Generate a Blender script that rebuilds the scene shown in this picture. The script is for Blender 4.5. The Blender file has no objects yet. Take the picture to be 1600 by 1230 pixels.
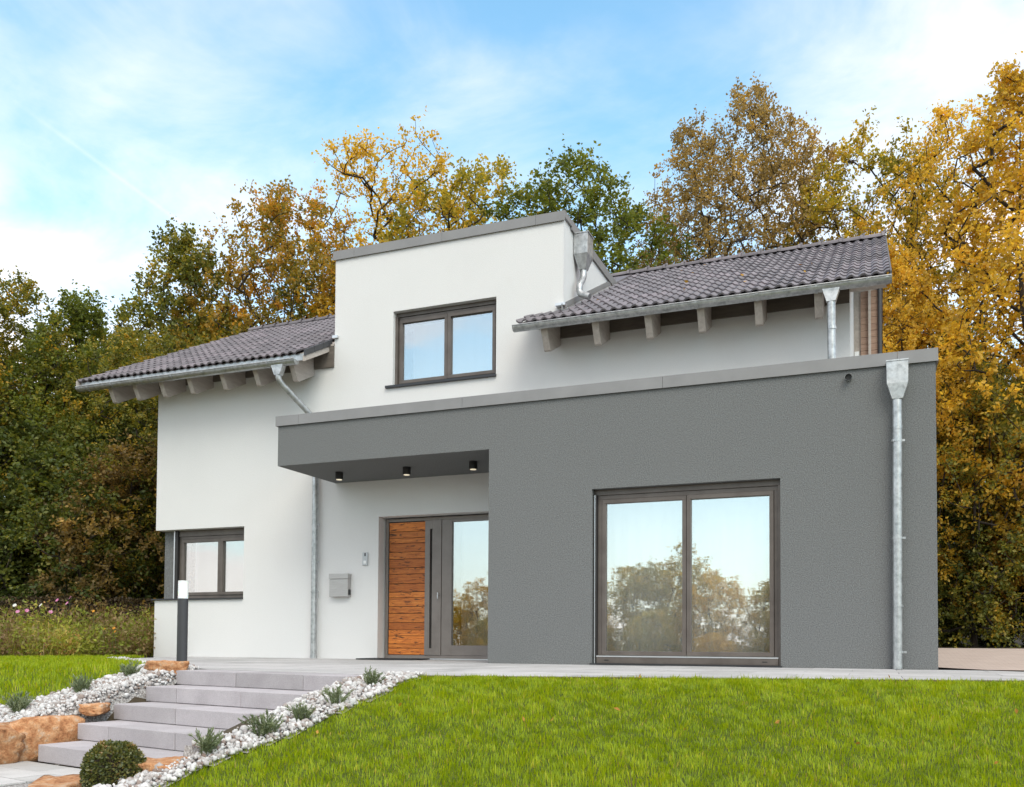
import bpy, bmesh, math
import numpy as np
from mathutils import Vector, Matrix, noise as mnoise

sc = bpy.context.scene
COL = sc.collection
R_ = math.radians

# ------------------------------------------------------------------ camera
cam = bpy.data.objects.new('camera', bpy.data.cameras.new('camera'))
COL.objects.link(cam)
sc.camera = cam
YAW, PITCH, ROLL = .3727, .0314, .0057
Rv = Vector((math.cos(YAW), math.sin(YAW), 0)); F0 = Vector((-math.sin(YAW), math.cos(YAW), 0)); Zv = Vector((0, 0, 1))
Fv = F0 * math.cos(PITCH) + Zv * math.sin(PITCH); U0 = -F0 * math.sin(PITCH) + Zv * math.cos(PITCH)
Xa = Rv * math.cos(ROLL) + U0 * math.sin(ROLL); Ua = -Rv * math.sin(ROLL) + U0 * math.cos(ROLL)
M4 = Matrix((Xa, Ua, -Fv)).transposed().to_4x4()
M4.translation = Vector((-.6599, -11.2449, .2846))
cam.matrix_world = M4
cam.data.sensor_width = 36; cam.data.sensor_fit = 'HORIZONTAL'
cam.data.lens = 1398.934 / 1600 * 36
cam.data.shift_x = (800 - 821.93) / 1600
cam.data.shift_y = (960.33 - 615) / 1600
cam.data.clip_start = .05; cam.data.clip_end = 3000

# ------------------------------------------------------------------ light
SUN_EL, SUN_AZ = 48, 142        # azimuth clockwise from +Y; the sun stands behind the camera to the right, behind thin cloud
sun = bpy.data.objects.new('sun', bpy.data.lights.new('sun', 'SUN'))
COL.objects.link(sun)
sun.data.energy = 1.5; sun.data.angle = R_(34); sun.data.color = (1, .88, .75)
sd = Vector((math.sin(R_(SUN_AZ)) * math.cos(R_(SUN_EL)), math.cos(R_(SUN_AZ)) * math.cos(R_(SUN_EL)), math.sin(R_(SUN_EL))))
sun.rotation_euler = sd.to_track_quat('Z', 'Y').to_euler()
sun.location = sd * 60

world = bpy.data.worlds.new('World'); sc.world = world; world.use_nodes = True
wt = world.node_tree; wt.nodes.clear()
def wn(t, **k):
    n = wt.nodes.new(t)
    for a, b in k.items(): setattr(n, a, b)
    return n
def wl(a, b): wt.links.new(a, b)
def wmath(op, a, b=None, clamp=False):
    n = wn('ShaderNodeMath', operation=op); n.use_clamp = clamp
    for i, v in enumerate((a, b)):
        if v is None: continue
        if isinstance(v, (int, float)): n.inputs[i].default_value = v
        else: wl(v, n.inputs[i])
    return n.outputs[0]
sky = wn('ShaderNodeTexSky', sky_type='NISHITA'); sky.sun_disc = False
sky.sun_elevation = R_(SUN_EL); sky.sun_rotation = R_(SUN_AZ)
sky.air_density = 1.0; sky.dust_density = 1.2; sky.ozone_density = 1.0; sky.altitude = 200
tc = wn('ShaderNodeTexCoord'); sp = wn('ShaderNodeSeparateXYZ'); wl(tc.outputs['Generated'], sp.inputs[0])
den = wmath('ADD', wmath('MAXIMUM', sp.outputs['Z'], 0.0), .22)
cmb = wn('ShaderNodeCombineXYZ')
wl(wmath('DIVIDE', sp.outputs['X'], den), cmb.inputs[0]); wl(wmath('DIVIDE', sp.outputs['Y'], den), cmb.inputs[1])
mp = wn('ShaderNodeMapping'); wl(cmb.outputs[0], mp.inputs['Vector'])
mp.inputs['Location'].default_value = (3.1, 7.4, 0); mp.inputs['Rotation'].default_value = (0, 0, R_(25)); mp.inputs['Scale'].default_value = (.95, 1.05, 1)
n1 = wn('ShaderNodeTexNoise'); n1.inputs['Scale'].default_value = .75; n1.inputs['Detail'].default_value = 7; n1.inputs['Roughness'].default_value = .5; n1.inputs['Distortion'].default_value = .35
wl(mp.outputs[0], n1.inputs['Vector'])
n2 = wn('ShaderNodeTexNoise'); n2.inputs['Scale'].default_value = 3.4; n2.inputs['Detail'].default_value = 8; n2.inputs['Roughness'].default_value = .6; n2.inputs['Distortion'].default_value = .5
wl(mp.outputs[0], n2.inputs['Vector'])
cl = wmath('ADD', wmath('MULTIPLY', n1.outputs['Fac'], .80), wmath('MULTIPLY', n2.outputs['Fac'], .20))
mr = wn('ShaderNodeMapRange'); mr.interpolation_type = 'SMOOTHSTEP'; wl(cl, mr.inputs[0])
mr.inputs[1].default_value = .36; mr.inputs[2].default_value = .585; mr.inputs[3].default_value = .04; mr.inputs[4].default_value = .95
# thin veil thickens towards the horizon, as haze does
veil = wn('ShaderNodeMapRange'); wl(sp.outputs['Z'], veil.inputs[0])
veil.inputs[1].default_value = .0; veil.inputs[2].default_value = .55; veil.inputs[3].default_value = .80; veil.inputs[4].default_value = .0
# vapour trail: a narrow band along a great circle, only over part of its length
def vdot(v):
    n = wn('ShaderNodeVectorMath', operation='DOT_PRODUCT'); wl(tc.outputs['Generated'], n.inputs[0]); n.inputs[1].default_value = v
    return n.outputs['Value']
ta, tb = Vector((-.6757, .5834, .4506)), Vector((-.6128, .6845, .3949))
ta.normalize(); tb.normalize()
tn_ = ta.cross(tb).normalized(); tm_ = (ta + tb).normalized()
trail = wmath('SUBTRACT', 1.0, wmath('MULTIPLY', wmath('ABSOLUTE', vdot(tn_)), 330.0), True)
trail = wmath('MULTIPLY', trail, wmath('MULTIPLY', wmath('SUBTRACT', vdot(tm_), .9935), 200.0, True))
fac = wmath('ADD', wmath('MAXIMUM', mr.outputs[0], veil.outputs[0]), wmath('MULTIPLY', trail, .09), True)
mix = wn('ShaderNodeMix', data_type='RGBA'); wl(fac, mix.inputs['Factor'])
skyg = wn('ShaderNodeMix', data_type='RGBA', blend_type='MULTIPLY'); skyg.inputs['Factor'].default_value = 1
wl(sky.outputs[0], skyg.inputs['A']); skyg.inputs['B'].default_value = (1.62, 2.45, 2.28, 1)
wl(skyg.outputs['Result'], mix.inputs['A']); mix.inputs['B'].default_value = (9.4, 8.75, 8.55, 1)
bg = wn('ShaderNodeBackground'); wl(mix.outputs['Result'], bg.inputs[0]); bg.inputs[1].default_value = .12
wo = wn('ShaderNodeOutputWorld'); wl(bg.outputs[0], wo.inputs[0])

vs = sc.view_settings
vs.view_transform = 'Standard'; vs.look = 'None'; vs.gamma = 1; vs.use_curve_mapping = False; vs.exposure = .40

# ------------------------------------------------------------------ materials
MATS = {}
class Mat:
    def __init__(s, name):
        s.m = bpy.data.materials.new(name); s.m.use_nodes = True
        s.t = s.m.node_tree; s.t.nodes.clear()
        s.out = s.n('ShaderNodeOutputMaterial'); MATS[name] = s.m
    def n(s, typ, ins=None, **k):
        n = s.t.nodes.new(typ)
        for a, b in k.items(): setattr(n, a, b)
        for a, b in (ins or {}).items():
            if hasattr(b, 'links') or isinstance(b, bpy.types.NodeSocket): s.t.links.new(b, n.inputs[a])
            else: n.inputs[a].default_value = b
        return n
    def coord(s, kind='Object', scale=(1, 1, 1)):
        c = s.n('ShaderNodeTexCoord')
        return s.n('ShaderNodeMapping', {'Vector': c.outputs[kind], 'Scale': scale}).outputs[0]
    def pos(s, scale=(1, 1, 1)):
        g = s.n('ShaderNodeNewGeometry')
        return s.n('ShaderNodeMapping', {'Vector': g.outputs['Position'], 'Scale': scale}).outputs[0]
    def noise(s, vec, scale, detail=4, rough=.55, dist=0):
        return s.n('ShaderNodeTexNoise', {'Vector': vec, 'Scale': scale, 'Detail': detail, 'Roughness': rough, 'Distortion': dist}).outputs['Fac']
    def ramp(s, fac, stops, interp='LINEAR'):
        r = s.n('ShaderNodeValToRGB', {'Fac': fac}); e = r.color_ramp; e.interpolation = interp
        while len(e.elements) < len(stops): e.elements.new(.5)
        for el, (p, c) in zip(e.elements, stops):
            el.position = p; el.color = (*c, 1) if len(c) == 3 else c
        return r.outputs[0]
    def math(s, op, a, b=0.0, clamp=False):
        n = s.n('ShaderNodeMath', {0: a, 1: b}, operation=op); n.use_clamp = clamp; return n.outputs[0]
    def mixc(s, fac, a, b, mode='MIX'):
        n = s.n('ShaderNodeMix', data_type='RGBA', blend_type=mode)
        for k, v in (('Factor', fac), ('A', a), ('B', b)):
            if isinstance(v, bpy.types.NodeSocket): s.t.links.new(v, n.inputs[k])
            else: n.inputs[k].default_value = v if k == 'Factor' else (*v, 1)
        return n.outputs['Result']
    def bump(s, h, strength=.3, dist=.01):
        return s.n('ShaderNodeBump', {'Height': h, 'Strength': strength, 'Distance': dist}).outputs[0]
    def principled(s, color, rough=.6, metal=0, normal=None, spec=.5):
        d = {'Base Color': color if isinstance(color, bpy.types.NodeSocket) else (*color, 1), 'Roughness': rough, 'Metallic': metal, 'Specular IOR Level': spec}
        if normal is not None: d['Normal'] = normal
        p = s.n('ShaderNodeBsdfPrincipled', d); s.t.links.new(p.outputs[0], s.out.inputs[0]); return p
    def surf(s, sock): s.t.links.new(sock, s.out.inputs[0])

def plaster(name, c, var, grain, bs):
    m = Mat(name); v = m.pos()
    g = m.noise(v, grain, 3, .6); big = m.noise(v, .9, 3, .5); st = m.noise(m.pos((5, 5, .35)), 1.2, 3, .5)
    col = m.ramp(g, [(.3, tuple(x * (1 - var) for x in c)), (.72, tuple(min(1, x * (1 + var)) for x in c))])
    col = m.mixc(m.math('MULTIPLY', m.math('SUBTRACT', big, .45, True), .55), col, tuple(x * .86 for x in c))
    col = m.mixc(m.math('MULTIPLY', m.math('SUBTRACT', st, .58, True), .25), col, tuple(x * .80 for x in c))
    m.principled(col, .93, 0, m.bump(g, bs, .006), .2)
plaster('white_plaster', (.705, .698, .695), .045, 85, .6)
plaster('grey_plaster', (.166, .170, .171), .38, 78, 1.0)

m = Mat('zinc'); v = m.pos()
col = m.ramp(m.noise(v, 14, 5, .65), [(.3, (.30, .31, .315)), (.5, (.47, .48, .485)), (.75, (.62, .63, .635))])
m.principled(col, m.ramp(m.noise(v, 9, 3), [(.3, (.34,) * 3), (.7, (.52,) * 3)]), .85, m.bump(m.noise(v, 40, 2), .05, .002))
m = Mat('coping_metal'); v = m.pos()
m.principled(m.ramp(m.noise(v, 2.5, 4), [(.3, (.215, .21, .212)), (.7, (.255, .25, .252))]), .45, .0)
m = Mat('window_frame'); v = m.pos()
m.principled(m.ramp(m.noise(v, 5, 3), [(.3, (.105, .086, .075)), (.7, (.145, .122, .108))]), .42, .25)
m = Mat('dark_rail'); m.principled((.03, .028, .028), .5, .2)
m = Mat('rail_alu'); m.principled((.65, .65, .66), .35, .8)
m = Mat('door_metal'); v = m.pos()
m.principled(m.ramp(m.noise(v, 4, 3), [(.3, (.185, .16, .145)), (.7, (.225, .198, .182))]), .45, .15)
m = Mat('black_groove'); m.principled((.02, .02, .02), .6)
m = Mat('black_metal'); m.principled((.015, .015, .016), .45)
m = Mat('sill_dark'); m.principled((.04, .04, .044), .4, .3)
m = Mat('steel'); v = m.pos((2, 2, 60)); m.principled(m.ramp(m.noise(v, 3, 3), [(.3, (.40, .38, .37)), (.7, (.50, .48, .47))]), .42, .55)
m = Mat('bell_steel'); m.principled((.45, .45, .46), .38, .6)
m = Mat('white_plastic'); m.principled((.82, .82, .82), .5)
m = Mat('frosted'); p = m.principled((.88, .88, .88), .35); p.inputs['Subsurface Weight'].default_value = .3
m = Mat('lamp_glass'); p = m.principled((.8, .76, .65), .4); p.inputs['Emission Color'].default_value = (1, .86, .6, 1); p.inputs['Emission Strength'].default_value = .45
m = Mat('bollard_grey'); m.principled((.055, .055, .06), .5, .2)
m = Mat('pane_brightener'); v = m.pos(); d1_ = m.n('ShaderNodeBsdfDiffuse', {'Color': (.80, .80, .78, 1)}); m.surf(d1_.outputs[0])  # even white for the sheets added behind the glass to lift its tone
m = Mat('room'); m.principled((.35, .33, .31), .9)

def glass(name, refl, tint):
    m = Mat(name); v = m.pos((.6, 1, 1.6))
    nb = m.bump(m.noise(v, 2.2, 3, .6), .013, .05)
    g = m.n('ShaderNodeBsdfGlossy', {'Color': (*tint, 1), 'Roughness': .012, 'Normal': nb})
    t = m.n('ShaderNodeBsdfTransparent', {'Color': (.95, .96, .955, 1)})
    x = m.n('ShaderNodeMixShader', {0: refl, 1: t.outputs[0], 2: g.outputs[0]}); m.surf(x.outputs[0])
glass('pane_glass', .40, (.92, .93, .93))

m = Mat('oak_plank'); ob = m.n('ShaderNodeObjectInfo')
tcv = m.n('ShaderNodeTexCoord').outputs['Object']
off = m.n('ShaderNodeVectorMath', {0: tcv, 1: m.n('ShaderNodeCombineXYZ', {0: m.math('MULTIPLY', ob.outputs['Random'], 37.0), 2: m.math('MULTIPLY', ob.outputs['Random'], 91.0)}).outputs[0]}, operation='ADD').outputs[0]
sv = m.n('ShaderNodeMapping', {'Vector': off, 'Scale': (1.6, 6, 22)}).outputs[0]
gr = m.noise(sv, 2.4, 6, .62, 1.3)
kn = m.noise(m.n('ShaderNodeMapping', {'Vector': off, 'Scale': (2.2, 4, 9)}).outputs[0], 1.6, 4, .6, 2.2)
col = m.ramp(gr, [(.28, (.15, .04, .010)), (.40, (.40, .115, .022)), (.55, (.56, .18, .032)), (.75, (.68, .27, .06))])
tone = m.ramp(ob.outputs['Random'], [(0, (.72, .64, .6)), (.5, (1, 1, 1)), (1, (1.32, 1.25, 1.1))])
col = m.mixc(1.0, col, tone, 'MULTIPLY')
cr = m.ramp(kn, [(.57, (0, 0, 0)), (.66, (.9, .9, .9))])
col = m.mixc(cr, col, (.03, .014, .01))
m.principled(col, .5, 0, m.bump(m.math('SUBTRACT', gr, cr), .5, .004), .4)

m = Mat('roof_tile'); ob = m.n('ShaderNodeObjectInfo'); v = m.pos()
col = m.ramp(m.noise(v, 7, 5, .6), [(.3, (.108, .095, .106)), (.7, (.172, .154, .168))])
col = m.mixc(1.0, col, m.ramp(ob.outputs['Random'], [(0, (.74, .74, .75)), (.6, (1, 1, 1)), (1, (1.3, 1.24, 1.26))]), 'MULTIPLY')
m.principled(col, .42, 0, m.bump(m.noise(v, 60, 3), .15, .003), .5)
m = Mat('verge_metal'); m.principled((.05, .05, .055), .45, .2)
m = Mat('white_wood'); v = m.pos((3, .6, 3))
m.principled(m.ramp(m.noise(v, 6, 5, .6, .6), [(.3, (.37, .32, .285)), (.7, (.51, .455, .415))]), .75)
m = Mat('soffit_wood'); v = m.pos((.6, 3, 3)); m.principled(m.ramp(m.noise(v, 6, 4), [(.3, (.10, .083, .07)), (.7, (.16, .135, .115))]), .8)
m = Mat('cladding_wood'); v = m.pos((.6, 3, 6)); m.principled(m.ramp(m.noise(v, 5, 4), [(.3, (.30, .19, .14)), (.7, (.42, .28, .21))]), .75)

def stone(name, stops, sc_, bs, rough=.85, fine=180):
    m = Mat(name); v = m.pos(); ob = m.n('ShaderNodeObjectInfo')
    a = m.noise(v, sc_, 6, .6); b = m.noise(v, fine, 2, .6)
    col = m.ramp(a, stops)
    col = m.mixc(.55, col, m.mixc(1.0, col, m.ramp(b, [(.25, (.55,) * 3), (.5, (1, 1, 1)), (.8, (1.4,) * 3)]), 'MULTIPLY'))
    col = m.mixc(1.0, col, m.ramp(ob.outputs['Random'], [(0, (.86, .86, .855)), (1, (1.09, 1.08, 1.09))]), 'MULTIPLY')
    m.principled(col, rough, 0, m.bump(m.math('ADD', a, m.math('MULTIPLY', b, .4)), bs, .008), .3)
stone('step_concrete', [(.3, (.37, .345, .36)), (.7, (.46, .435, .45))], 3.0, .35)
stone('terrace_stone', [(.3, (.38, .37, .37)), (.7, (.50, .49, .485))], 2.0, .15)
stone('landing_stone', [(.3, (.44, .43, .42)), (.7, (.54, .53, .52))], 3.0, .15)
stone('sandstone', [(.25, (.17, .07, .03)), (.42, (.40, .18, .08)), (.55, (.52, .28, .14)), (.68, (.52, .40, .30)), (.85, (.62, .55, .48))], 13.0, 2.2, .9, 70)
m = Mat('drive_paving'); v = m.pos()
br = m.n('ShaderNodeTexBrick', {'Vector': v, 'Scale': 4.0, 'Color1': (.44, .34, .29, 1), 'Color2': (.50, .40, .34, 1), 'Mortar': (.27, .22, .20, 1), 'Mortar Size': .012})
m.principled(m.mixc(.4, br.outputs[0], m.ramp(m.noise(v, 3, 4), [(.3, (.38, .30, .26)), (.7, (.50, .41, .36))])), .9)
m = Mat('edging'); m.principled((.13, .085, .06), .8)
m = Mat('pebble'); v = m.pos(); at = m.n('ShaderNodeAttribute', attribute_name='tint')
col = m.ramp(at.outputs['Fac'], [(0, (.24, .17, .14)), (.18, (.40, .36, .345)), (.5, (.53, .515, .515)), (.85, (.64, .63, .63)), (1, (.74, .72, .71))])
m.principled(m.mixc(1.0, col, m.ramp(m.noise(v, 50, 3), [(.3, (.8, .79, .78)), (.7, (1.05, 1.05, 1.05))]), 'MULTIPLY'), .85)
m = Mat('gravel_base'); v = m.pos(); m.principled(m.ramp(m.noise(v, 70, 3), [(.35, (.18, .16, .15)), (.65, (.50, .48, .47))]), .9, 0, m.bump(m.noise(v, 60, 3), 1, .02))
m = Mat('earth'); v = m.pos(); m.principled(m.ramp(m.noise(v, 3, 6), [(.3, (.035, .026, .016)), (.6, (.075, .055, .03)), (.8, (.12, .07, .03))]), .95, 0, m.bump(m.noise(v, 8, 5), .8, .05))
m = Mat('lawn_soil'); v = m.pos(); m.principled(m.ramp(m.noise(v, 30, 4), [(.3, (.045, .065, .004)), (.7, (.10, .13, .007))]), .95, 0, m.bump(m.noise(v, 50, 3), 1, .02))
m = Mat('mat_fibre'); v = m.pos(); m.principled((.025, .026, .028), .95, 0, m.bump(m.noise(v, 300, 2), .8, .004))

def leafmat(name, stops, transl=.35, gloss=.03, patch=None, pscale=.5):
    m = Mat(name); at = m.n('ShaderNodeAttribute', attribute_name='tint')
    f = at.outputs['Fac']
    if patch:
        nz = m.noise(m.pos(), pscale, 3, .55)
        f = m.math('ADD', f, m.math('MULTIPLY', m.math('SUBTRACT', nz, .5), patch), True)
    col = m.ramp(f, stops)
    d = m.n('ShaderNodeBsdfDiffuse', {'Color': col})
    t = m.n('ShaderNodeBsdfTranslucent', {'Color': m.mixc(1.0, col, (1.45, 1.35, .8), 'MULTIPLY')})
    x = m.n('ShaderNodeMixShader', {0: transl, 1: d.outputs[0], 2: t.outputs[0]})
    g = m.n('ShaderNodeBsdfGlossy', {'Color': (1, 1, 1, 1), 'Roughness': .55})
    y = m.n('ShaderNodeMixShader', {0: gloss, 1: x.outputs[0], 2: g.outputs[0]}); m.surf(y.outputs[0])
DG = [(0, (.036, .054, .012)), (.4, (.085, .115, .022)), (.75, (.17, .185, .03)), (1, (.32, .26, .04))]
MG = [(0, (.060, .075, .014)), (.35, (.14, .155, .025)), (.6, (.25, .23, .032)), (.8, (.42, .30, .035)), (1, (.60, .33, .03))]
OG = [(0, (.13, .12, .02)), (.3, (.26, .20, .028)), (.55, (.38, .24, .03)), (.8, (.58, .29, .028)), (1, (.68, .33, .028))]
GO = [(0, (.28, .20, .03)), (.3, (.48, .33, .04)), (.6, (.66, .44, .05)), (.85, (.74, .49, .06)), (1, (.78, .56, .09))]
BR = [(0, (.13, .095, .042)), (.4, (.25, .18, .07)), (.7, (.39, .26, .085)), (1, (.60, .38, .09))]
YG = [(0, (.13, .135, .02)), (.35, (.29, .26, .03)), (.65, (.50, .37, .04)), (1, (.68, .45, .05))]
GR = [(0, (.065, .085, .014)), (.5, (.14, .175, .025)), (.85, (.24, .25, .035)), (1, (.38, .31, .045))]
leafmat('leaf_dark', DG, .45, .02, .6); leafmat('leaf_mid', MG, .48, .02, .9); leafmat('leaf_orange', OG, .5, .02, 1.0)
leafmat('leaf_gold', GO, .52, .02, .7); leafmat('leaf_brown', BR, .48, .02, .7); leafmat('leaf_yellowgreen', YG, .5, .02, .9)
leafmat('leaf_green', GR, .48, .02, .6)
leafmat('grass_blade', [(0, (.105, .165, .002)), (.35, (.24, .335, .003)), (.7, (.40, .47, .004)), (.92, (.58, .53, .015)), (1, (.50, .36, .10))], .42, .02, .5, 1.6)
leafmat('lavender_leaf', [(0, (.11, .14, .075)), (.5, (.21, .26, .15)), (1, (.38, .42, .28))], .3, .03)
leafmat('box_leaf', [(0, (.030, .045, .008)), (.5, (.09, .11, .016)), (.8, (.19, .17, .03)), (1, (.34, .19, .06))], .3, .06)
leafmat('hedge_leaf', [(0, (.03, .022, .012)), (.5, (.075, .05, .025)), (1, (.15, .10, .04))], .2, .03)
leafmat('bed_leaf', [(0, (.13, .08, .045)), (.28, (.34, .22, .11)), (.5, (.17, .20, .03)), (.72, (.34, .38, .045)), (.88, (.48, .41, .09)), (1, (.55, .30, .11))], .35, .02, 1.5, .55)
leafmat('fallen_leaf', [(0, (.35, .13, .02)), (1, (.5, .3, .04))], .2, .03)
leafmat('petal_pink', [(0, (.62, .16, .36)), (1, (.8, .4, .6))], .3, .02); leafmat('petal_orange', [(0, (.7, .25, .02)), (1, (.85, .4, .04))], .3, .02)
leafmat('petal_white', [(0, (.8, .8, .8)), (1, (.85, .85, .8))], .3, .02)
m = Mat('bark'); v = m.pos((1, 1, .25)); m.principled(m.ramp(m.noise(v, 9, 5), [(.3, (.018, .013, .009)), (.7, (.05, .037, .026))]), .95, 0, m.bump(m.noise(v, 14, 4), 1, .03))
m = Mat('stem'); m.principled((.08, .10, .03), .8)

# ------------------------------------------------------------------ helpers
def tag(o, label=None, cat=None, group=None, kind=None):
    for k, v in (('label', label), ('category', cat), ('group', group), ('kind', kind)):
        if v: o[k] = v
    return o
def link(o, parent=None):
    COL.objects.link(o)
    if parent is not None: o.parent = parent
    return o
def empty(name, loc=(0, 0, 0), label=None, cat=None, group=None):
    o = bpy.data.objects.new(name, None); o.empty_display_size = .2; o.location = loc
    link(o); return tag(o, label, cat, group)
class MB:
    def __init__(s): s.v = []; s.f = []
    def add(s, verts, faces):
        b = len(s.v); s.v += [tuple(p) for p in verts]; s.f += [tuple(i + b for i in f) for f in faces]; return s
    def box(s, x0, x1, y0, y1, z0, z1):
        return s.add([(x0, y0, z0), (x1, y0, z0), (x1, y1, z0), (x0, y1, z0), (x0, y0, z1), (x1, y0, z1), (x1, y1, z1), (x0, y1, z1)],
                     [(0, 3, 2, 1), (4, 5, 6, 7), (0, 1, 5, 4), (1, 2, 6, 5), (2, 3, 7, 6), (3, 0, 4, 7)])
    def prism(s, poly, axis, a, b):
        """extrude a 2-D polygon along an axis; poly in the two other axes (cyclic order)"""
        n = len(poly)
        def mk(p, t):
            return {'x': (t, p[0], p[1]), 'y': (p[0], t, p[1]), 'z': (p[0], p[1], t)}[axis]
        vs_ = [mk(p, a) for p in poly] + [mk(p, b) for p in poly]
        fs = [tuple(range(n))[::-1], tuple(range(n, 2 * n))] + [(i, (i + 1) % n, n + (i + 1) % n, n + i) for i in range(n)]
        return s.add(vs_, fs)
    def tube(s, pts, rads, sides=12, caps=True):
        pts = [Vector(p) for p in pts]
        if not hasattr(rads, '__len__'): rads = [rads] * len(pts)
        ref = None; rings = []
        for i, p in enumerate(pts):
            t = (pts[min(i + 1, len(pts) - 1)] - pts[max(i - 1, 0)]).normalized()
            if ref is None: ref = t.orthogonal().normalized()
            ref = (ref - t * ref.dot(t)).normalized(); bi = t.cross(ref)
            rings.append([p + (ref * math.cos(2 * math.pi * k / sides) + bi * math.sin(2 * math.pi * k / sides)) * rads[i] for k in range(sides)])
        vs_ = [q for r in rings for q in r]; fs = []
        for i in range(len(pts) - 1):
            for k in range(sides):
                a = i * sides + k; b = i * sides + (k + 1) % sides
                fs.append((a, b, b + sides, a + sides))
        if caps: fs += [tuple(range(sides))[::-1], tuple(range((len(pts) - 1) * sides, len(pts) * sides))]
        return s.add(vs_, fs)
    def build(s, name, mat, parent=None, bevel=0, smooth=False, loc=None, fixn=True):
        me = bpy.data.meshes.new(name); 
        vv = s.v
        if loc is not None: vv = [(a - loc[0], b - loc[1], c - loc[2]) for a, b, c in vv]
        me.from_pydata(vv, [], s.f)
        bm = bmesh.new(); bm.from_mesh(me)
        if fixn: bmesh.ops.recalc_face_normals(bm, faces=bm.faces)
        if bevel:
            es = [e for e in bm.edges if len(e.link_faces) == 2 and e.calc_face_angle() > .6]
            bmesh.ops.bevel(bm, geom=es, offset=bevel, segments=2, profile=.6, affect='EDGES', clamp_overlap=True)
        bm.to_mesh(me); bm.free()
        if smooth:
            me.polygons.foreach_set('use_smooth', [True] * len(me.polygons))
            try: me.set_sharp_from_angle(angle=R_(40))
            except Exception: pass
        me.materials.append(MATS[mat])
        o = bpy.data.objects.new(name, me)
        if loc is not None: o.location = loc
        return link(o, parent)
def box(name, mat, parent, x0, x1, y0, y1, z0, z1, bevel=0):
    return MB().box(x0, x1, y0, y1, z0, z1).build(name, mat, parent, bevel)

def grid_wall(xs, zs, solid, y0, y1):
    """wall in the XZ plane with openings: cells of a grid, faces only on the outside"""
    b = MB(); S = {}
    for i in range(len(xs) - 1):
        for j in range(len(zs) - 1):
            S[i, j] = solid((xs[i] + xs[i + 1]) / 2, (zs[j] + zs[j + 1]) / 2)
    idx = {}
    def V(i, j, k):
        if (i, j, k) not in idx:
            idx[i, j, k] = len(b.v); b.v.append((xs[i], (y0, y1)[k], zs[j]))
        return idx[i, j, k]
    for (i, j), s_ in S.items():
        if not s_: continue
        b.f.append((V(i, j, 0), V(i + 1, j, 0), V(i + 1, j + 1, 0), V(i, j + 1, 0)))
        b.f.append((V(i, j, 1), V(i, j + 1, 1), V(i + 1, j + 1, 1), V(i + 1, j, 1)))
        if not S.get((i - 1, j)): b.f.append((V(i, j, 0), V(i, j + 1, 0), V(i, j + 1, 1), V(i, j, 1)))
        if not S.get((i + 1, j)): b.f.append((V(i + 1, j, 0), V(i + 1, j, 1), V(i + 1, j + 1, 1), V(i + 1, j + 1, 0)))
        if not S.get((i, j - 1)): b.f.append((V(i, j, 0), V(i, j, 1), V(i + 1, j, 1), V(i + 1, j, 0)))
        if not S.get((i, j + 1)): b.f.append((V(i, j + 1, 0), V(i + 1, j + 1, 0), V(i + 1, j + 1, 1), V(i, j + 1, 1)))
    return b

def raw_mesh(name, verts, faces_n, nper, mat, parent=None, tint=None, loc=(0, 0, 0)):
    """verts (N,3) array, faces (M,nper) index array, per-face tint"""
    me = bpy.data.meshes.new(name)
    me.vertices.add(len(verts)); me.vertices.foreach_set('co', np.ascontiguousarray(verts, np.float32).ravel())
    M = len(faces_n)
    me.loops.add(M * nper); me.loops.foreach_set('vertex_index', np.ascontiguousarray(faces_n, np.int32).ravel())
    me.polygons.add(M); me.polygons.foreach_set('loop_start', np.arange(M, dtype=np.int32) * nper)
    try: me.polygons.foreach_set('loop_total', np.full(M, nper, np.int32))
    except Exception: pass
    me.update(calc_edges=True)
    if tint is not None:
        a = me.attributes.new('tint', 'FLOAT', 'FACE'); a.data.foreach_set('value', np.ascontiguousarray(tint, np.float32))
    me.materials.append(MATS[mat])
    o = bpy.data.objects.new(name, me); o.location = loc
    return link(o, parent)

def unit(a): return a / np.maximum(np.linalg.norm(a, axis=-1, keepdims=True), 1e-9)
def leaf_quads(P, size, rng, up=.0, aspect=.6, dirs=None):
    """folded rhombic leaves at points P -> verts, tri faces"""
    n = len(P)
    d = unit(rng.normal(size=(n, 3)) + np.array([0, 0, up])) if dirs is None else dirs
    s = unit(np.cross(d, rng.normal(size=(n, 3))))
    nn = np.cross(d, s)
    L = (size * rng.uniform(.65, 1.25, n))[:, None] if not hasattr(size, '__len__') else size[:, None]
    a = P; b = P + d * L * .5 + s * L * aspect * .5 + nn * L * .10; c = P + d * L; e = P + d * L * .5 - s * L * aspect * .5 + nn * L * .10
    V = np.stack([a, b, c, e], 1).reshape(-1, 3)
    i = np.arange(n)[:, None] * 4
    Fc = np.concatenate([i + np.array([0, 1, 2]), i + np.array([0, 2, 3])], 1).reshape(-1, 3)
    return V, Fc
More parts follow.
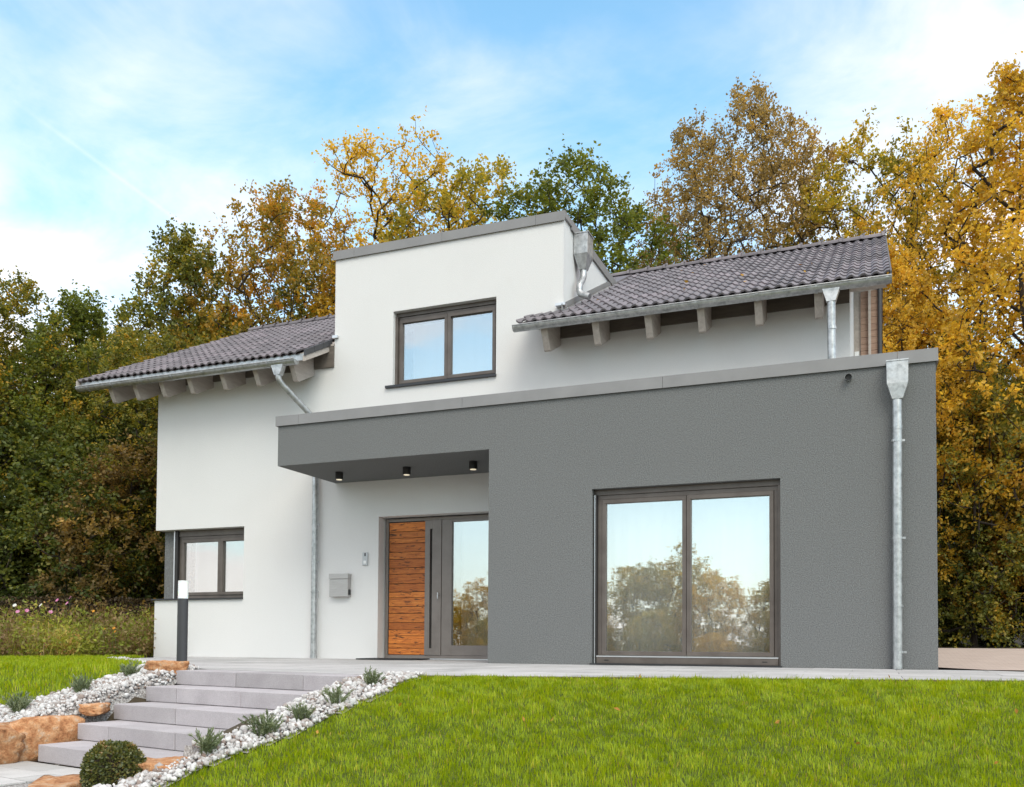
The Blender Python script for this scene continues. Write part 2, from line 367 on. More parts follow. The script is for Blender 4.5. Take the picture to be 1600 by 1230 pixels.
def blades(P, L, W, lean, rng, bend=.5, az0=None):
    """grass blades: 5 vertices, quad as two tris + tip tri"""
    n = len(P); az = rng.uniform(0, 2 * np.pi, n) if az0 is None else az0 + rng.normal(0, .9, n)
    h = np.stack([np.cos(az), np.sin(az), np.zeros(n)], 1); s = np.stack([-np.sin(az), np.cos(az), np.zeros(n)], 1)
    up = np.array([0, 0, 1.])
    L = L[:, None]; W = W[:, None]; ln = lean[:, None]
    m = P + up * L * .55 * np.sqrt(1 - np.clip(ln * .6, 0, .9) ** 2) + h * L * ln * .35
    t = P + up * L * (1 - .45 * ln * bend) + h * L * ln
    V = np.stack([P - s * W * .5, P + s * W * .5, m - s * W * .42, m + s * W * .42, t], 1).reshape(-1, 3)
    i = np.arange(n)[:, None] * 5
    Fc = np.concatenate([i + np.array([0, 1, 3]), i + np.array([0, 3, 2]), i + np.array([2, 3, 4])], 1).reshape(-1, 3)
    return V, Fc

# ------------------------------------------------------------------ terrain
PRX = [-500, 0, .5, 1, 2, 3, 5, 7, 9, 40, 500]; PRZ = [0, 0, .045, .14, .38, .62, 1.0, 1.25, 1.35, 1.6, 4]
PLZ = [0, 0, .10, .24, .55, .72, 1.0, 1.25, 1.35, 1.6, 4]
SD = np.array([.9782, -.2077]); SN = np.array([-.2077, -.9782]); SO = np.array([-6.97, -4.39])
RISER, GOING = .1394, .3723
def sm(t): t = np.clip(t, 0, 1); return t * t * (3 - 2 * t)
def height(x, y):
    x = np.asarray(x, float); y = np.asarray(y, float)
    tr = -4.45 + .3 * (np.clip(x, -8, 9) + 4.65) - y
    tl = -4.25 - .12 * (np.clip(x, -14, -6) + 7) - y
    w = sm((x + 6.9) / 2.3)
    z = -np.interp(tl, PRX, PLZ) * (1 - w) - np.interp(tr, PRX, PRZ) * w
    z = z + sm((y - 4) / 20) * .15 + sm((y - 20) / 30) * 3.2 + .23 * sm((y + .5) / 5.5) * sm((x + .7) / .6)
    lx = (x - SO[0]) * SD[0] + (y - SO[1]) * SD[1]; ly = (x - SO[0]) * SN[0] + (y - SO[1]) * SN[1]
    st = -np.clip((ly + .35) / GOING, 0, 5) * RISER - .16
    ins = np.minimum(sm((lx + .05) / .2), sm((2.35 - lx) / .2)) * np.where((ly > -.4) & (ly < 1.75), 1, 0)
    z = np.where(ins > 0, np.minimum(z, z * (1 - ins) + st * ins), z)
    land = np.where(ly > 1.7, 1, 0) * sm((2.85 - lx) / .7) * sm((lx + 4) / .5) * sm((14 - ly) / 4)
    return z * (1 - land) + (-.76) * land
def hz(x, y): return float(height(x, y))

def axis(lo, hi, step, far):
    a = list(np.arange(lo, hi + 1e-6, step)); g = step; l = lo; h = hi; L_ = []; H_ = []
    while h < far: g *= 1.35; h += g; l -= g; H_.append(h); L_.append(l)
    return np.array(L_[::-1] + a + H_)
def sheet(name, xs, ys, dz, mat, mask=None):
    X, Y = np.meshgrid(xs, ys); Z = height(X, Y) + dz
    V = np.stack([X, Y, Z], -1).reshape(-1, 3); nx = len(xs)
    I, J = np.meshgrid(np.arange(nx - 1), np.arange(len(ys) - 1)); b = (J * nx + I).ravel()
    Fq = np.stack([b, b + 1, b + nx + 1, b + nx], 1)
    if mask is not None:
        cx = (X[:-1, :-1] + X[1:, 1:]) / 2; cy = (Y[:-1, :-1] + Y[1:, 1:]) / 2
        Fq = Fq[mask(cx, cy).ravel()]
    o = raw_mesh(name, V, Fq, 4, mat); o.data.polygons.foreach_set('use_smooth', [True] * len(o.data.polygons))
    return tag(o, kind='structure')
def inpoly(px, py, poly):
    px = np.asarray(px); py = np.asarray(py); r = np.zeros(px.shape, bool); n = len(poly)
    for i in range(n):
        x1, y1 = poly[i]; x2, y2 = poly[(i + 1) % n]
        c = ((y1 > py) != (y2 > py)); xi = (x2 - x1) * (py - y1) / ((y2 - y1) if y2 != y1 else 1e-9) + x1
        r ^= c & (px < xi)
    return r
ye = lambda x: -4.45 + .3 * (x + 4.65)
LAWN_R = [(-4.34, -4.62), (-4.24, -5.22), (-4.33, -5.75), (-4.34, -6.14), (-4.42, -6.43), (-4.49, -6.62), (-4.54, -6.97), (-4.56, -7.17), (-4.8, -9), (-4.8, -12), (7, -12), (8.5, ye(8.5)), (-4.30, ye(-4.30) - .04)]
LAWN_L = [(-8.08, -3.55), (-7.5, -4.47), (-7.55, -4.7), (-7.66, -5.05), (-7.73, -5.27), (-7.9, -5.4), (-7.98, -5.46), (-8.6, -5.75), (-12, -7.0), (-15.4, -5.0), (-15.2, -2.6), (-13.5, -.8), (-12.9, 1.0), (-12.5, .9), (-12.3, -.2), (-11.6, -.75), (-9.35, -2.45)]
GRAV_R = [(-4.66, -4.5), (-4.27, ye(-4.27)), (-4.26, -4.75), (-4.2, -5.22), (-4.28, -5.75), (-4.3, -6.14), (-4.38, -6.43), (-4.45, -6.62), (-4.5, -6.97), (-4.5, -7.4), (-4.7, -9.0), (-5.2, -9.0), (-5.45, -7.6), (-5.3, -7.0), (-4.98, -6.72), (-4.72, -6.36), (-4.70, -4.95)]
GRAV_L = [(-6.95, -4.1), (-8.0, -3.45), (-7.55, -4.42), (-7.6, -4.7), (-7.71, -5.05), (-7.78, -5.27), (-7.95, -5.4), (-8.03, -5.46), (-8.7, -5.8), (-8.6, -6.2), (-7.9, -6.05), (-7.02, -5.62), (-6.97, -5.3)]
sheet('ground', axis(-15, 8, .22, 900), axis(-11, 3, .22, 900), -.03, 'earth')
fine_x = np.arange(-17, 8.6, .06); fine_y = np.arange(-12, 1.6, .06)
sheet('lawn_ground', fine_x, fine_y, -.018, 'lawn_soil', lambda a, b: inpoly(a, b, LAWN_R) | inpoly(a, b, LAWN_L))
sheet('gravel_bed', np.arange(-9, -3.7, .05), np.arange(-9.1, -3.3, .05), -.008, 'gravel_base', lambda a, b: inpoly(a, b, GRAV_R) | inpoly(a, b, GRAV_L))

# terrace of stone slabs ------------------------------------------------
def clip(poly, region):
    out = poly; n = len(region)
    for i in range(n):
        ax, ay = region[i]; bx, by = region[(i + 1) % n]
        ins = lambda p: (bx - ax) * (p[1] - ay) - (by - ay) * (p[0] - ax) >= 0
        res = []
        for k in range(len(out)):
            p, q = out[k], out[(k + 1) % len(out)]
            if ins(p): res.append(p)
            if ins(p) != ins(q):
                d1 = (bx - ax) * (p[1] - ay) - (by - ay) * (p[0] - ax); d2 = (bx - ax) * (q[1] - ay) - (by - ay) * (q[0] - ax)
                t = d1 / (d1 - d2); res.append((p[0] + (q[0] - p[0]) * t, p[1] + (q[1] - p[1]) * t))
        out = res
        if len(out) < 3: return []
    return out
def area(p): return abs(sum(p[i][0] * p[(i + 1) % len(p)][1] - p[(i + 1) % len(p)][0] * p[i][1] for i in range(len(p)))) / 2
TA = [(-4.66, -4.46), (3.0, ye(3.0)), (.5, .03), (-4.66, .03)]
TB = [(-4.664, -4.49), (-4.664, 1.6), (-12.2, 1.6), (-11.6, -.6), (-9.25, -2.36), (-6.89, -4.03)]
tb = MB().prism(TA, 'z', -.30, -.02).prism(TB, 'z', -.30, -.02)
terrace = tag(tb.build('terrace', 'gravel_base'), kind='structure')
rg = np.random.default_rng(5)
SL, SW = .90, .60
for reg in (TA, TB):
    for j in range(-9, 4):
        for i in range(-16, 5):
            x0 = i * SL + (SL / 2 if j % 2 else 0); y0 = j * SW
            q = clip([(x0 + .003, y0 + .003), (x0 + SL - .003, y0 + .003), (x0 + SL - .003, y0 + SW - .003), (x0 + .003, y0 + SW - .003)], reg)
            if len(q) < 3 or area(q) < .01: continue
            if -5.5 < x0 < -.9 and y0 > .05: continue
            h = rg.uniform(-.0012, .0012)
            c = (sum(p[0] for p in q) / len(q), sum(p[1] for p in q) / len(q), 0)
            MB().prism(q, 'z', -.018, h).build('paving_slab', 'terrace_stone', terrace, loc=c)
eb = MB(); eb.prism([(-4.62, ye(-4.62) - .05), (3, ye(3) - .05), (3, ye(3) - .02), (-4.62, ye(-4.62) - .02)], 'z', -.25, -.004)
eb.build('edging', 'edging', terrace)
DRV = [(.503, .028), (3.0, ye(3.0) + .02), (9, ye(9) + .02), (14, 1.3), (14, 5.2), (.01, 5.2), (.01, .031)]
db = MB()
for i in range(0, 36):
    for j in range(-6, 14):
        x0 = .01 + i * .4; y0 = j * .4
        q = clip([(x0, y0), (x0 + .4, y0), (x0 + .4, y0 + .4), (x0, y0 + .4)], DRV)
        if len(q) > 2 and area(q) > 1e-5: db.add([(p[0], p[1], hz(p[0], p[1]) + .002) for p in q], [tuple(range(len(q)))])
tag(db.build('driveway', 'drive_paving', fixn=False), kind='structure')

# landing pavers below the stairs
lp = MB()
L0 = SO + SN * (GOING * 4 + .0)
def sl(lx, ly): return tuple(SO + SD * lx + SN * ly)
LAND = [sl(-1.9, 1.50), sl(-1.9, 9), sl(1.25, 9), sl(1.25, 2.7), sl(1.7, 2.1), sl(2.28, 1.50)]
lp.prism(LAND, 'z', -.80, -.715); landing = tag(lp.build('landing', 'gravel_base'), kind='structure')
LANDL = LAND if sum((LAND[i][0] * LAND[(i + 1) % 6][1] - LAND[(i + 1) % 6][0] * LAND[i][1]) for i in range(6)) > 0 else LAND[::-1]
for j in range(0, 14):
    for i in range(-6, 6):
        a0 = i * .42 + (.21 if j % 2 else 0); b0 = 1.505 + j * .28
        if b0 > 5: continue
        q = [sl(a0 + .003, b0 + .003), sl(a0 + .417, b0 + .003), sl(a0 + .417, b0 + .277), sl(a0 + .003, b0 + .277)]
        if sum((q[k][0] * q[(k + 1) % 4][1] - q[(k + 1) % 4][0] * q[k][1]) for k in range(4)) < 0: q = q[::-1]
        q = clip(q, LANDL)
        if len(q) < 3 or area(q) < .008: continue
        c = (sum(p[0] for p in q) / len(q), sum(p[1] for p in q) / len(q), -.70)
        MB().prism(q, 'z', -.713, -.70 + rg.uniform(-.0015, .0015)).build('paver', 'landing_stone', landing, loc=c)

# ------------------------------------------------------------------ stairs
stairs = empty('garden_stairs', (*sl(1.1, 1.5), -.70), 'flight of five lilac-grey concrete block steps leading up to the terrace', 'stairs')
for i in range(5):
    wid = [2.27, 2.27, 2.24, 2.24, 2.24][i]; cuts = [0, .88, 1.76, wid] if i % 2 == 0 else [0, .45, 1.33, wid]
    for k in range(len(cuts) - 1):
        lx0 = cuts[k] + .082 * i + .0035; lx1 = cuts[k + 1] + .082 * i - .0035
        z1 = -RISER * i - (.002 if i == 0 else 0) + rg.uniform(-.0015, .0015)
        # local box, its own slight misalignment
        dy = rg.uniform(-.004, .004); w2 = (lx1 - lx0) / 2
        b = MB().box(-w2, w2, -.005, (.355 if i == 0 else GOING + .04), -RISER + .004, 0)
        o = b.build('step_block', 'step_concrete', None, bevel=.006)
        cxy = SO + SD * ((lx0 + lx1) / 2) + SN * (GOING * i + dy)
        o.rotation_euler = (0, 0, math.atan2(SD[1], SD[0]) + rg.uniform(-.002, .002)); o.location = (cxy[0], cxy[1], z1)
        o.parent = stairs; o.matrix_parent_inverse = Matrix.Translation(-stairs.location)

# ------------------------------------------------------------------ house
D1 = 1.564                       # front plane of the white wall; the grey annex stands at y = 0
XL, XR = -12.988, -.966          # white wall ends
DXL, DXR, DZT = -9.178, -5.083, 6.80
RZ = lambda y: 5.385 + .52 * (y - D1)     # roof plane (tile surface)
RY = 5.83
house = empty('house', (-6.5, 3, 0), 'modern two-storey house with white walls, grey annex and purple-grey tiled roof', 'house')
HP = Matrix.Translation(-Vector(house.location))
def hp(o, parent=None):
    """parent to the house (or one of its parts) keeping world place"""
    p = parent or house
    o.parent = p
    w = Vector((0, 0, 0)); q = p
    while q is not None: w += Vector(q.location); q = q.parent
    # parts with matrix_parent_inverse already hold world coordinates
    o.matrix_parent_inverse = Matrix.Translation(-Vector(house.location)) if p is house else Matrix.Identity(4)
    return o
def part(mb, name, mat, parent=None, bevel=0, smooth=False):
    return hp(mb.build(name, mat, None, bevel, smooth), parent)

# front wall with openings (x0,x1,z0,z1)
HOLES = [(-12.988, -11.0, 1.02, 2.305), (-8.285, -6.0, .0, 2.345), (-8.05, -6.2, 4.48, 5.735)]
xs = sorted({XL, -11.0, DXL, -8.285, -8.05, -6.2, -6.0, DXR, XR}); zs = sorted({-.3, 0.0, 1.02, 2.305, 2.345, 4.48, 5.285, 5.735, DZT})
def solid(x, z):
    if z > 5.285 and not (DXL < x < DXR): return False
    return not any(a < x < b and c < z < d for a, b, c, d in HOLES)
WT = D1 + .30
wall = part(grid_wall(xs, zs, solid, D1, WT), 'wall', 'white_plaster')
def gable(x0, x1):
    b = MB(); b.prism([(WT, -.3), (10.0, -.3), (10.0, 5.0), (RY, RZ(RY) - .22), (WT, RZ(WT) - .22)], 'x', x0, x1); return b
# left gable leaves the corner opening free
gl = MB()
gl.prism([(2.6, 1.02), (10.0, 1.02), (10.0, 5.0), (RY, RZ(RY) - .22), (WT, RZ(WT) - .22), (WT, 2.305), (2.6, 2.305)], 'x', XL, XL + .3)
gl.prism([(WT, -.3), (10.0, -.3), (10.0, 1.02), (WT, 1.02)], 'x', XL, XL + .3)
part(gl, 'gable_wall', 'white_plaster'); part(gable(XR - .3, XR), 'gable_wall', 'white_plaster')
part(MB().box(XL, XR, 10.0, 10.3, -.3, 5.0), 'back_wall', 'white_plaster')
# dormer flanks
for a, b in ((DXL, DXL + .25), (DXR - .25, DXR)):
    part(MB().prism([(WT, RZ(WT) - .3), (4.45, RZ(4.45) - .3), (4.45, DZT), (WT, DZT)], 'x', a, b), 'dormer_wall', 'white_plaster')
part(MB().box(DXL + .02, DXR - .02, D1 + .02, 4.6, DZT + .01, DZT + .05), 'dormer_roof', 'coping_metal')
# floors inside keep the rooms dark
part(MB().box(XL + .31, XR - .31, WT + .01, 9.9, 2.75, 2.95), 'floor_slab', 'room')
part(MB().box(XL + .31, XR - .31, 5.0, 5.1, .0, 2.74), 'inner_wall', 'room')
part(MB().box(XL + .31, XR - .31, WT, 9.9, -.12, -.02), 'floor_slab', 'room')
part(MB().box(DXL + .26, DXR - .26, 4.0, 4.1, 2.96, 6.7), 'inner_wall', 'room')

# grey annex with the canopy running out of it
AT = 3.60
axs = sorted({-9.131, -5.618, -4.133, -1.737, 0.0}); azs = sorted({-.3, 0.0, 2.312, 2.9496, AT})
def asolid(x, z):
    if x < -5.618: return z > 2.9496
    return not (-4.133 < x < -1.737 and 0 < z < 2.312)
an = grid_wall(axs, azs, asolid, 0.0, .30)
an.box(-9.131, -5.618, .30, D1 - .001, 2.9496, AT)                       # canopy
an.box(-5.618, -5.368, .30, D1 - .001, -.3, 2.9496)                      # left flank
an.box(-.25, 0.0, .30, 7.0, -.3, AT)                                     # right flank
an.box(-.965, -.25, 6.75, 7.0, -.3, AT)
part(an, 'annex_wall', 'grey_plaster')
part(MB().box(-5.6, -.26, .31, D1 - .002, 3.2, 3.45), 'annex_roof', 'coping_metal')
part(MB().box(-.96, -.26, D1 + .01, 6.7, 3.2, 3.45), 'annex_roof', 'coping_metal')
part(MB().box(-5.36, -.26, .31, D1 - .002, -.12, -.02), 'floor_slab', 'room')
part(MB().box(-5.36, -.26, D1 - .05, D1 - .005, -.02, 3.1), 'inner_wall', 'room')

# metal copings, piece by piece
def coping(x0, x1, y0, y1, z, h=.108):
    g = .002
    b = MB().prism([(y0, z - .045), (y0 + .012, z - .045), (y0 + .012, z), (y1, z), (y1, z + h - .01), (y0, z + h)], 'x', x0 + g, x1 - g)
    part(b, 'coping', 'coping_metal')
cx_ = [-9.162, -8.748, -6.022, -3.188, -.409, .028]
for a, b in zip(cx_[:-1], cx_[1:]): coping(a, b, -.03, .34, AT, .106)
part(MB().box(-9.163, -8.86, .343, D1 - .003, AT, AT + .10), 'coping', 'coping_metal')
part(MB().box(-9.163, -9.140, .0, D1 - .003, AT - .045, AT - .001), 'coping', 'coping_metal')
part(MB().box(-.31, .029, .343, 7.03, AT, AT + .10), 'coping', 'coping_metal')
part(MB().box(.008, .029, -.02, 7.03, AT - .045, AT - .001), 'coping', 'coping_metal')
dx_ = [-9.215, -8.798, -7.151, -5.534, -5.05]
for a, b in zip(dx_[:-1], dx_[1:]): coping(a, b, D1 - .035, D1 + .30, DZT, .105)
for y0, y1 in ((D1 + .303, 3.2), (3.204, 4.62)):
    part(MB().box(DXR - .28, DXR + .034, y0, y1, DZT, DZT + .10), 'coping', 'coping_metal')
    part(MB().box(DXR + .012, DXR + .034, y0, y1, DZT - .05, DZT - .001), 'coping', 'coping_metal')
part(MB().box(DXL - .036, DXL + .28, D1 + .303, 4.62, DZT, DZT + .10), 'coping', 'coping_metal')

# ---- roof ---------------------------------------------------------------
TWID, TLEN, EY = .300, .352, .86
slope = math.atan(.52); cs, sn = math.cos(slope), math.sin(slope)
def tile_mesh(wid=TWID, ln=TLEN):
    """one interlocking clay tile: two soft rolls, a thick front lip"""
    N = 8; b = MB(); prof = []
    for k in range(N + 1):
        u = k / N; prof.append((u * wid * 1.0 - wid / 2, .021 * math.cos(u * 4 * math.pi + .6)))
    L = ln + .06
    for k in range(N + 1):
        x, z = prof[k]
        b.v += [(x, 0, z + .030), (x, 0, z + .004), (x, .012, z + .034), (x, L, z + .010)]
    for k in range(N):
        a = k * 4; c = a + 4
        b.f += [(a, c, c + 1, a + 1)[::-1], (a, a + 2, c + 2, c)[::-1], (a + 2, a + 3, c + 3, c + 2)[::-1]]
    b.f += [(0, 1, 3, 2), (N * 4, N * 4 + 2, N * 4 + 3, N * 4 + 1)]
    me = bpy.data.meshes.new('tile'); me.from_pydata(b.v, [], b.f)
    bm = bmesh.new(); bm.from_mesh(me); bmesh.ops.recalc_face_normals(bm, faces=bm.faces); bm.to_mesh(me); bm.free()
    if sum(p.normal.z for p in me.polygons) < 0: me.flip_normals()
    me.polygons.foreach_set('use_smooth', [True] * len(me.polygons)); me.set_sharp_from_angle(angle=R_(38))
    me.materials.append(MATS['roof_tile']); return me
TM = tile_mesh()
ROWS = int(round((RY - EY) / cs / TLEN))
rng = np.random.default_rng(11)
def roof_part(x0, x1, xs_keep, label):
    deck = MB()
    off = .055
    deck.prism([(EY - .02, RZ(EY - .02) - off - .03), (RY, RZ(RY) - off - .03), (RY, RZ(RY) - off), (EY - .02, RZ(EY - .02) - off)], 'x', x0 + .03, x1 - .03) if xs_keep is None else None
    if xs_keep is not None:
        a, b = xs_keep                      # deck above the wall plane spans x0..x1, in front of it a..b
        deck.prism([(D1 - .02, RZ(D1 - .02) - off - .03), (RY, RZ(RY) - off - .03), (RY, RZ(RY) - off), (D1 - .02, RZ(D1 - .02) - off)], 'x', x0 + .01, x1 - .01)
        deck.prism([(EY + .05, RZ(EY + .05) - off - .03), (D1 - .022, RZ(D1 - .022) - off - .03), (D1 - .022, RZ(D1 - .022) - off), (EY + .05, RZ(EY + .05) - off)], 'x', a + .03, b - .03)
    roof = part(deck, 'roof', 'white_wood'); roof['label'] = label
    return roof
def lay_tiles(roof, x0, cols, xmin_by_row, xmax_by_row):
    for j in range(ROWS):
        y = EY + j * TLEN * cs; z = RZ(y) - .03
        for i in range(cols):
            xc = x0 + (i + .5) * TWID
            if xc - TWID / 2 < xmin_by_row(y) - .01 or xc + TWID / 2 > xmax_by_row(y) + .01: continue
            o = bpy.data.objects.new('tile', TM)
            o.rotation_euler = (slope + rng.normal(0, .006), rng.normal(0, .006), rng.normal(0, .005))
            o.location = (xc, y + rng.normal(0, .002), z + rng.normal(0, .0015))
            link(o, roof)
RX1 = -.47
right = roof_part(DXR, RX1, (-5.58, RX1), 'right roof slope of purple-grey wavy tiles')
lay_tiles(right, RX1 - 17 * TWID, 17, lambda y: (DXR + .02 if y > D1 - .30 else -9), lambda y: 9)
LX0 = -14.19
left = roof_part(LX0, DXL, (LX0, -9.30), 'left roof slope of purple-grey wavy tiles')
lay_tiles(left, LX0, 17, lambda y: -99, lambda y: (DXL if y > D1 - .3 else -9.28))
# strip of roof above the dormer and the rear slope
mid = MB(); mid.prism([(4.62, RZ(4.62) - .09), (RY, RZ(RY) - .09), (RY, RZ(RY)), (4.62, RZ(4.62))], 'x', DXL + .01, DXR - .01)
part(mid, 'roof', 'roof_tile')
bk = MB(); bk.prism([(RY + .002, RZ(RY) - .09), (10.9, RZ(RY) - .09 - .52 * (10.9 - RY)), (10.9, RZ(RY) - .52 * (10.9 - RY)), (RY + .002, RZ(RY))], 'x', LX0 + .03, RX1 - .03)
part(bk, 'roof', 'roof_tile')
# ridge tiles
def ridge_mesh():
    b = MB(); N = 8
    for yy, rr in ((0, .125), (.05, .130), (.055, .112), (.40, .100)):
        for k in range(N + 1):
            a = math.pi * (k / N) ; b.v.append((yy, math.cos(a) * rr, math.sin(a) * rr * .85))
    for r in range(3):
        for k in range(N): a = r * (N + 1) + k; b.f.append((a, a + 1, a + N + 2, a + N + 1))
    me = bpy.data.meshes.new('ridge_tile'); me.from_pydata(b.v, [], b.f)
    me.polygons.foreach_set('use_smooth', [True] * len(me.polygons)); me.set_sharp_from_angle(angle=R_(40))
    me.materials.append(MATS['roof_tile']); return me
RM = ridge_mesh()
for r_, a, b in ((right, -5.3, RX1 - .0), (left, LX0, -8.9)):
    x = b - .37
    while x > a - .3:
        o = bpy.data.objects.new('ridge_tile', RM); o.location = (x + .37, RY, RZ(RY) - .03); o.rotation_euler = (0, 0, math.pi); link(o, r_); x -= .36
        k = MB().tube([(x + .73, RY, RZ(RY) + .06), (x + .73, RY, RZ(RY) + .105)], .03, 8); part(k, 'ridge_clip', 'roof_tile', r_)
# verge trim: right end of the right roof, and the short right end of the left eave
part(MB().prism([(EY - .03, RZ(EY - .03) - .13), (RY, RZ(RY) - .13), (RY, RZ(RY) + .01), (EY - .03, RZ(EY - .03) + .01)], 'x', RX1 + .004, RX1 + .024), 'verge_board', 'verge_metal', right)
part(MB().prism([(EY - .03, RZ(EY - .03) - .13), (RY, RZ(RY) - .13), (RY, RZ(RY) + .0), (EY - .03, RZ(EY - .03) + .0)], 'x', LX0 - .024, LX0 - .004), 'verge_board', 'white_wood', left)
for k in range(3):
    y0 = EY - .02 + k * .245; y1 = y0 + .262
    part(MB().prism([(y0, RZ(y0) - .085 + .004 * k), (y1, RZ(y1) - .085 + .004 * k), (y1, RZ(y1) + .018 + .004 * k), (y0, RZ(y0) + .012 + .004 * k)], 'x', -9.284, -9.250 + .003 * k), 'verge_tile', 'verge_metal', left)
part(MB().prism([(EY + .0, RZ(EY) - .175), (D1 - .004, RZ(D1) - .175), (D1 - .004, RZ(D1) - .088), (EY + .0, RZ(EY) - .088)], 'x', -9.318, -9.262), 'verge_board', 'white_wood', left)
# white lead flashing beside the dormer
part(MB().prism([(D1 - .10, RZ(D1 - .10) + .01), (4.4, RZ(4.4) + .01), (4.4, RZ(4.4) + .10), (D1 - .10, RZ(D1 - .10) + .10)], 'x', DXR + .003, DXR + .02), 'flashing', 'coping_metal', right)
part(MB().box(DXL - .02, DXL + .08, D1 - .05, D1 - .003, RZ(D1) + .03, RZ(D1) + .075), 'flashing', 'rail_alu', left)
part(MB().box(DXR - .10, DXR + .06, D1 - .10, D1 - .003, RZ(D1) + .03, RZ(D1) + .07), 'flashing', 'rail_alu', right)

# rafters
def rafter(x, w=.10):
    yt = .905; o = .088; dp = .415; zt = RZ(yt) - o; yb = yt + dp * sn; zb_ = zt - dp * cs
    P = [(yt, zt), (D1, RZ(D1) - o), (D1, zb_ + .52 * (D1 - yb)), (yb + .035, zb_ + .018), (yb - .008, zb_ + .03)]
    part(MB().prism(P, 'x', x - w / 2, x + w / 2), 'rafter', 'white_wood', bevel=.006)
for x in (-5.17, -4.39, -3.62, -2.88, -2.11, -1.34): rafter(x)
for x in (-13.55, -12.98, -12.38, -11.76, -11.05, -10.36, -9.62): rafter(x, .09)
for xs3 in ((-5.17, -4.39, -3.62, -2.88, -2.11, -1.34, XR + .05), (XL - .05, -12.38, -11.76, -11.05, -10.36, -9.62, DXL + .05)):
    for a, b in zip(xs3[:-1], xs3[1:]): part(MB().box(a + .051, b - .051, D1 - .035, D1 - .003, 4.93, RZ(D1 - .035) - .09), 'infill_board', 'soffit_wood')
def purlin(x0, x1, y): part(MB().box(x0, x1, y - .07, y + .07, RZ(y) - .30, RZ(y) - .10), 'purlin', 'white_wood')
purlin(XR + .002, RX1 - .03, D1 + .12); purlin(LX0 + .03, XL - .002, D1 + .12); purlin(XR + .002, RX1 - .03, RY - .2)

# gutters -------------------------------------------------------------------
def gutter(x0, x1, yc, zc, r=.078, brackets=()):
    b = MB(); N = 12
    sec = [(math.cos(math.pi + math.pi * k / N) * r, math.sin(math.pi + math.pi * k / N) * r) for k in range(N + 1)]
    sec2 = [(p * .955, q * .955) for p, q in sec[::-1]]
    poly = [(yc + p, zc + q) for p, q in sec + sec2]
    b.prism(poly, 'x', x0, x1)
    g = part(b, 'gutter', 'zinc', smooth=True)
    part(MB().tube([(x0, yc - r, zc), (x1, yc - r, zc)], .011, 8), 'gutter_bead', 'zinc', g, smooth=True)
    for x in (x0, x1):
        part(MB().prism([(yc + p, zc + q) for p, q in sec], 'x', x - .003, x + .003), 'end_cap', 'zinc', g)
    for x in brackets:
        r2 = r + .006
        ring = [(yc + math.cos(math.pi + math.pi * k / N) * r2, zc + math.sin(math.pi + math.pi * k / N) * r2) for k in range(N + 1)]
        ring2 = [(yc + math.cos(math.pi + math.pi * k / N) * (r + .0005), zc + math.sin(math.pi + math.pi * k / N) * (r + .0005)) for k in range(N + 1)][::-1]
        part(MB().prism(ring + ring2, 'x', x - .016, x + .016), 'bracket', 'zinc', g)
    return g
GYC = .80 + .075
gutter(-5.615, -.4475, GYC, 4.945, brackets=(-5.234, -4.456, -3.646, -2.917, -2.11, -1.357, -.737, -.50))
gutter(-14.19, -9.456, GYC, 4.885, brackets=(-13.926, -13.364, -12.685, -11.999, -11.322, -10.612, -9.98))

for a, b, z, rf in ((-5.575, -.47, 4.945, right), (-14.17, -9.31, 4.885, left)):
    part(MB().prism([(EY + .046, RZ(EY) - .035), (EY + .046, z - .01), (EY + .043, z - .01), (EY + .043, RZ(EY) - .035)], 'x', a, b), 'eaves_flashing', 'zinc', rf)
def funnel(x, y, ztop, zbot, wt, wb):
    b = MB(); r = []
    for z, w, d in ((ztop, wt, .055), ((ztop * .6 + zbot * .4), wt * .8, .05), (zbot, wb, wb)):
        r += [(x - w, y - d, z), (x + w, y - d, z), (x + w, y + d, z), (x - w, y + d, z)]
    f = []
    for k in range(2):
        for j in range(4): a = k * 4 + j; c = k * 4 + (j + 1) % 4; f.append((a, c, c + 4, a + 4))
    f += [(0, 1, 2, 3), (8, 9, 10, 11)]
    b.add(r, f); return b
def clamp(x, y, z, r, parent):
    c = part(MB().tube([(x, y, z - .014), (x, y, z + .014)], r + .006, 14), 'clamp', 'zinc', parent)
    part(MB().box(x + r, x + r + .035, y - .008, y + .008, z - .012, z + .012), 'clamp_lug', 'zinc', parent)
def bez(pts, n=6):
    """round the corners of a polyline"""
    P = [Vector(p) for p in pts]; out = [P[0]]
    for i in range(1, len(P) - 1):
        a = P[i] + (P[i - 1] - P[i]).normalized() * min(.12, (P[i - 1] - P[i]).length * .45)
        c = P[i] + (P[i + 1] - P[i]).normalized() * min(.12, (P[i + 1] - P[i]).length * .45)
        for k in range(n + 1):
            t = k / n; out.append(a * (1 - t) ** 2 + P[i] * 2 * t * (1 - t) + c * t * t)
    out.append(P[-1]); return out
# left downpipe: out of the gutter, swan neck back to the wall, then straight down beside the canopy
pl = MB().tube(bez([(-9.80, GYC, 4.72), (-9.80, GYC, 4.58), (-9.47, D1 - .085, 4.02), (-9.47, D1 - .085, 3.0), (-9.465, D1 - .085, .02)]), .051, 16)
pipe = part(pl, 'downpipe', 'zinc', smooth=True)
part(funnel(-9.80, GYC, 4.86, 4.66, .125, .052), 'funnel', 'zinc', pipe)
for z in (2.25, 1.62, 1.12): clamp(-9.467, D1 - .085, z, .051, pipe)
part(MB().tube([(-9.465, D1 - .085, .0), (-9.465, D1 - .085, .05)], .059, 16), 'pipe_shoe', 'zinc', pipe)
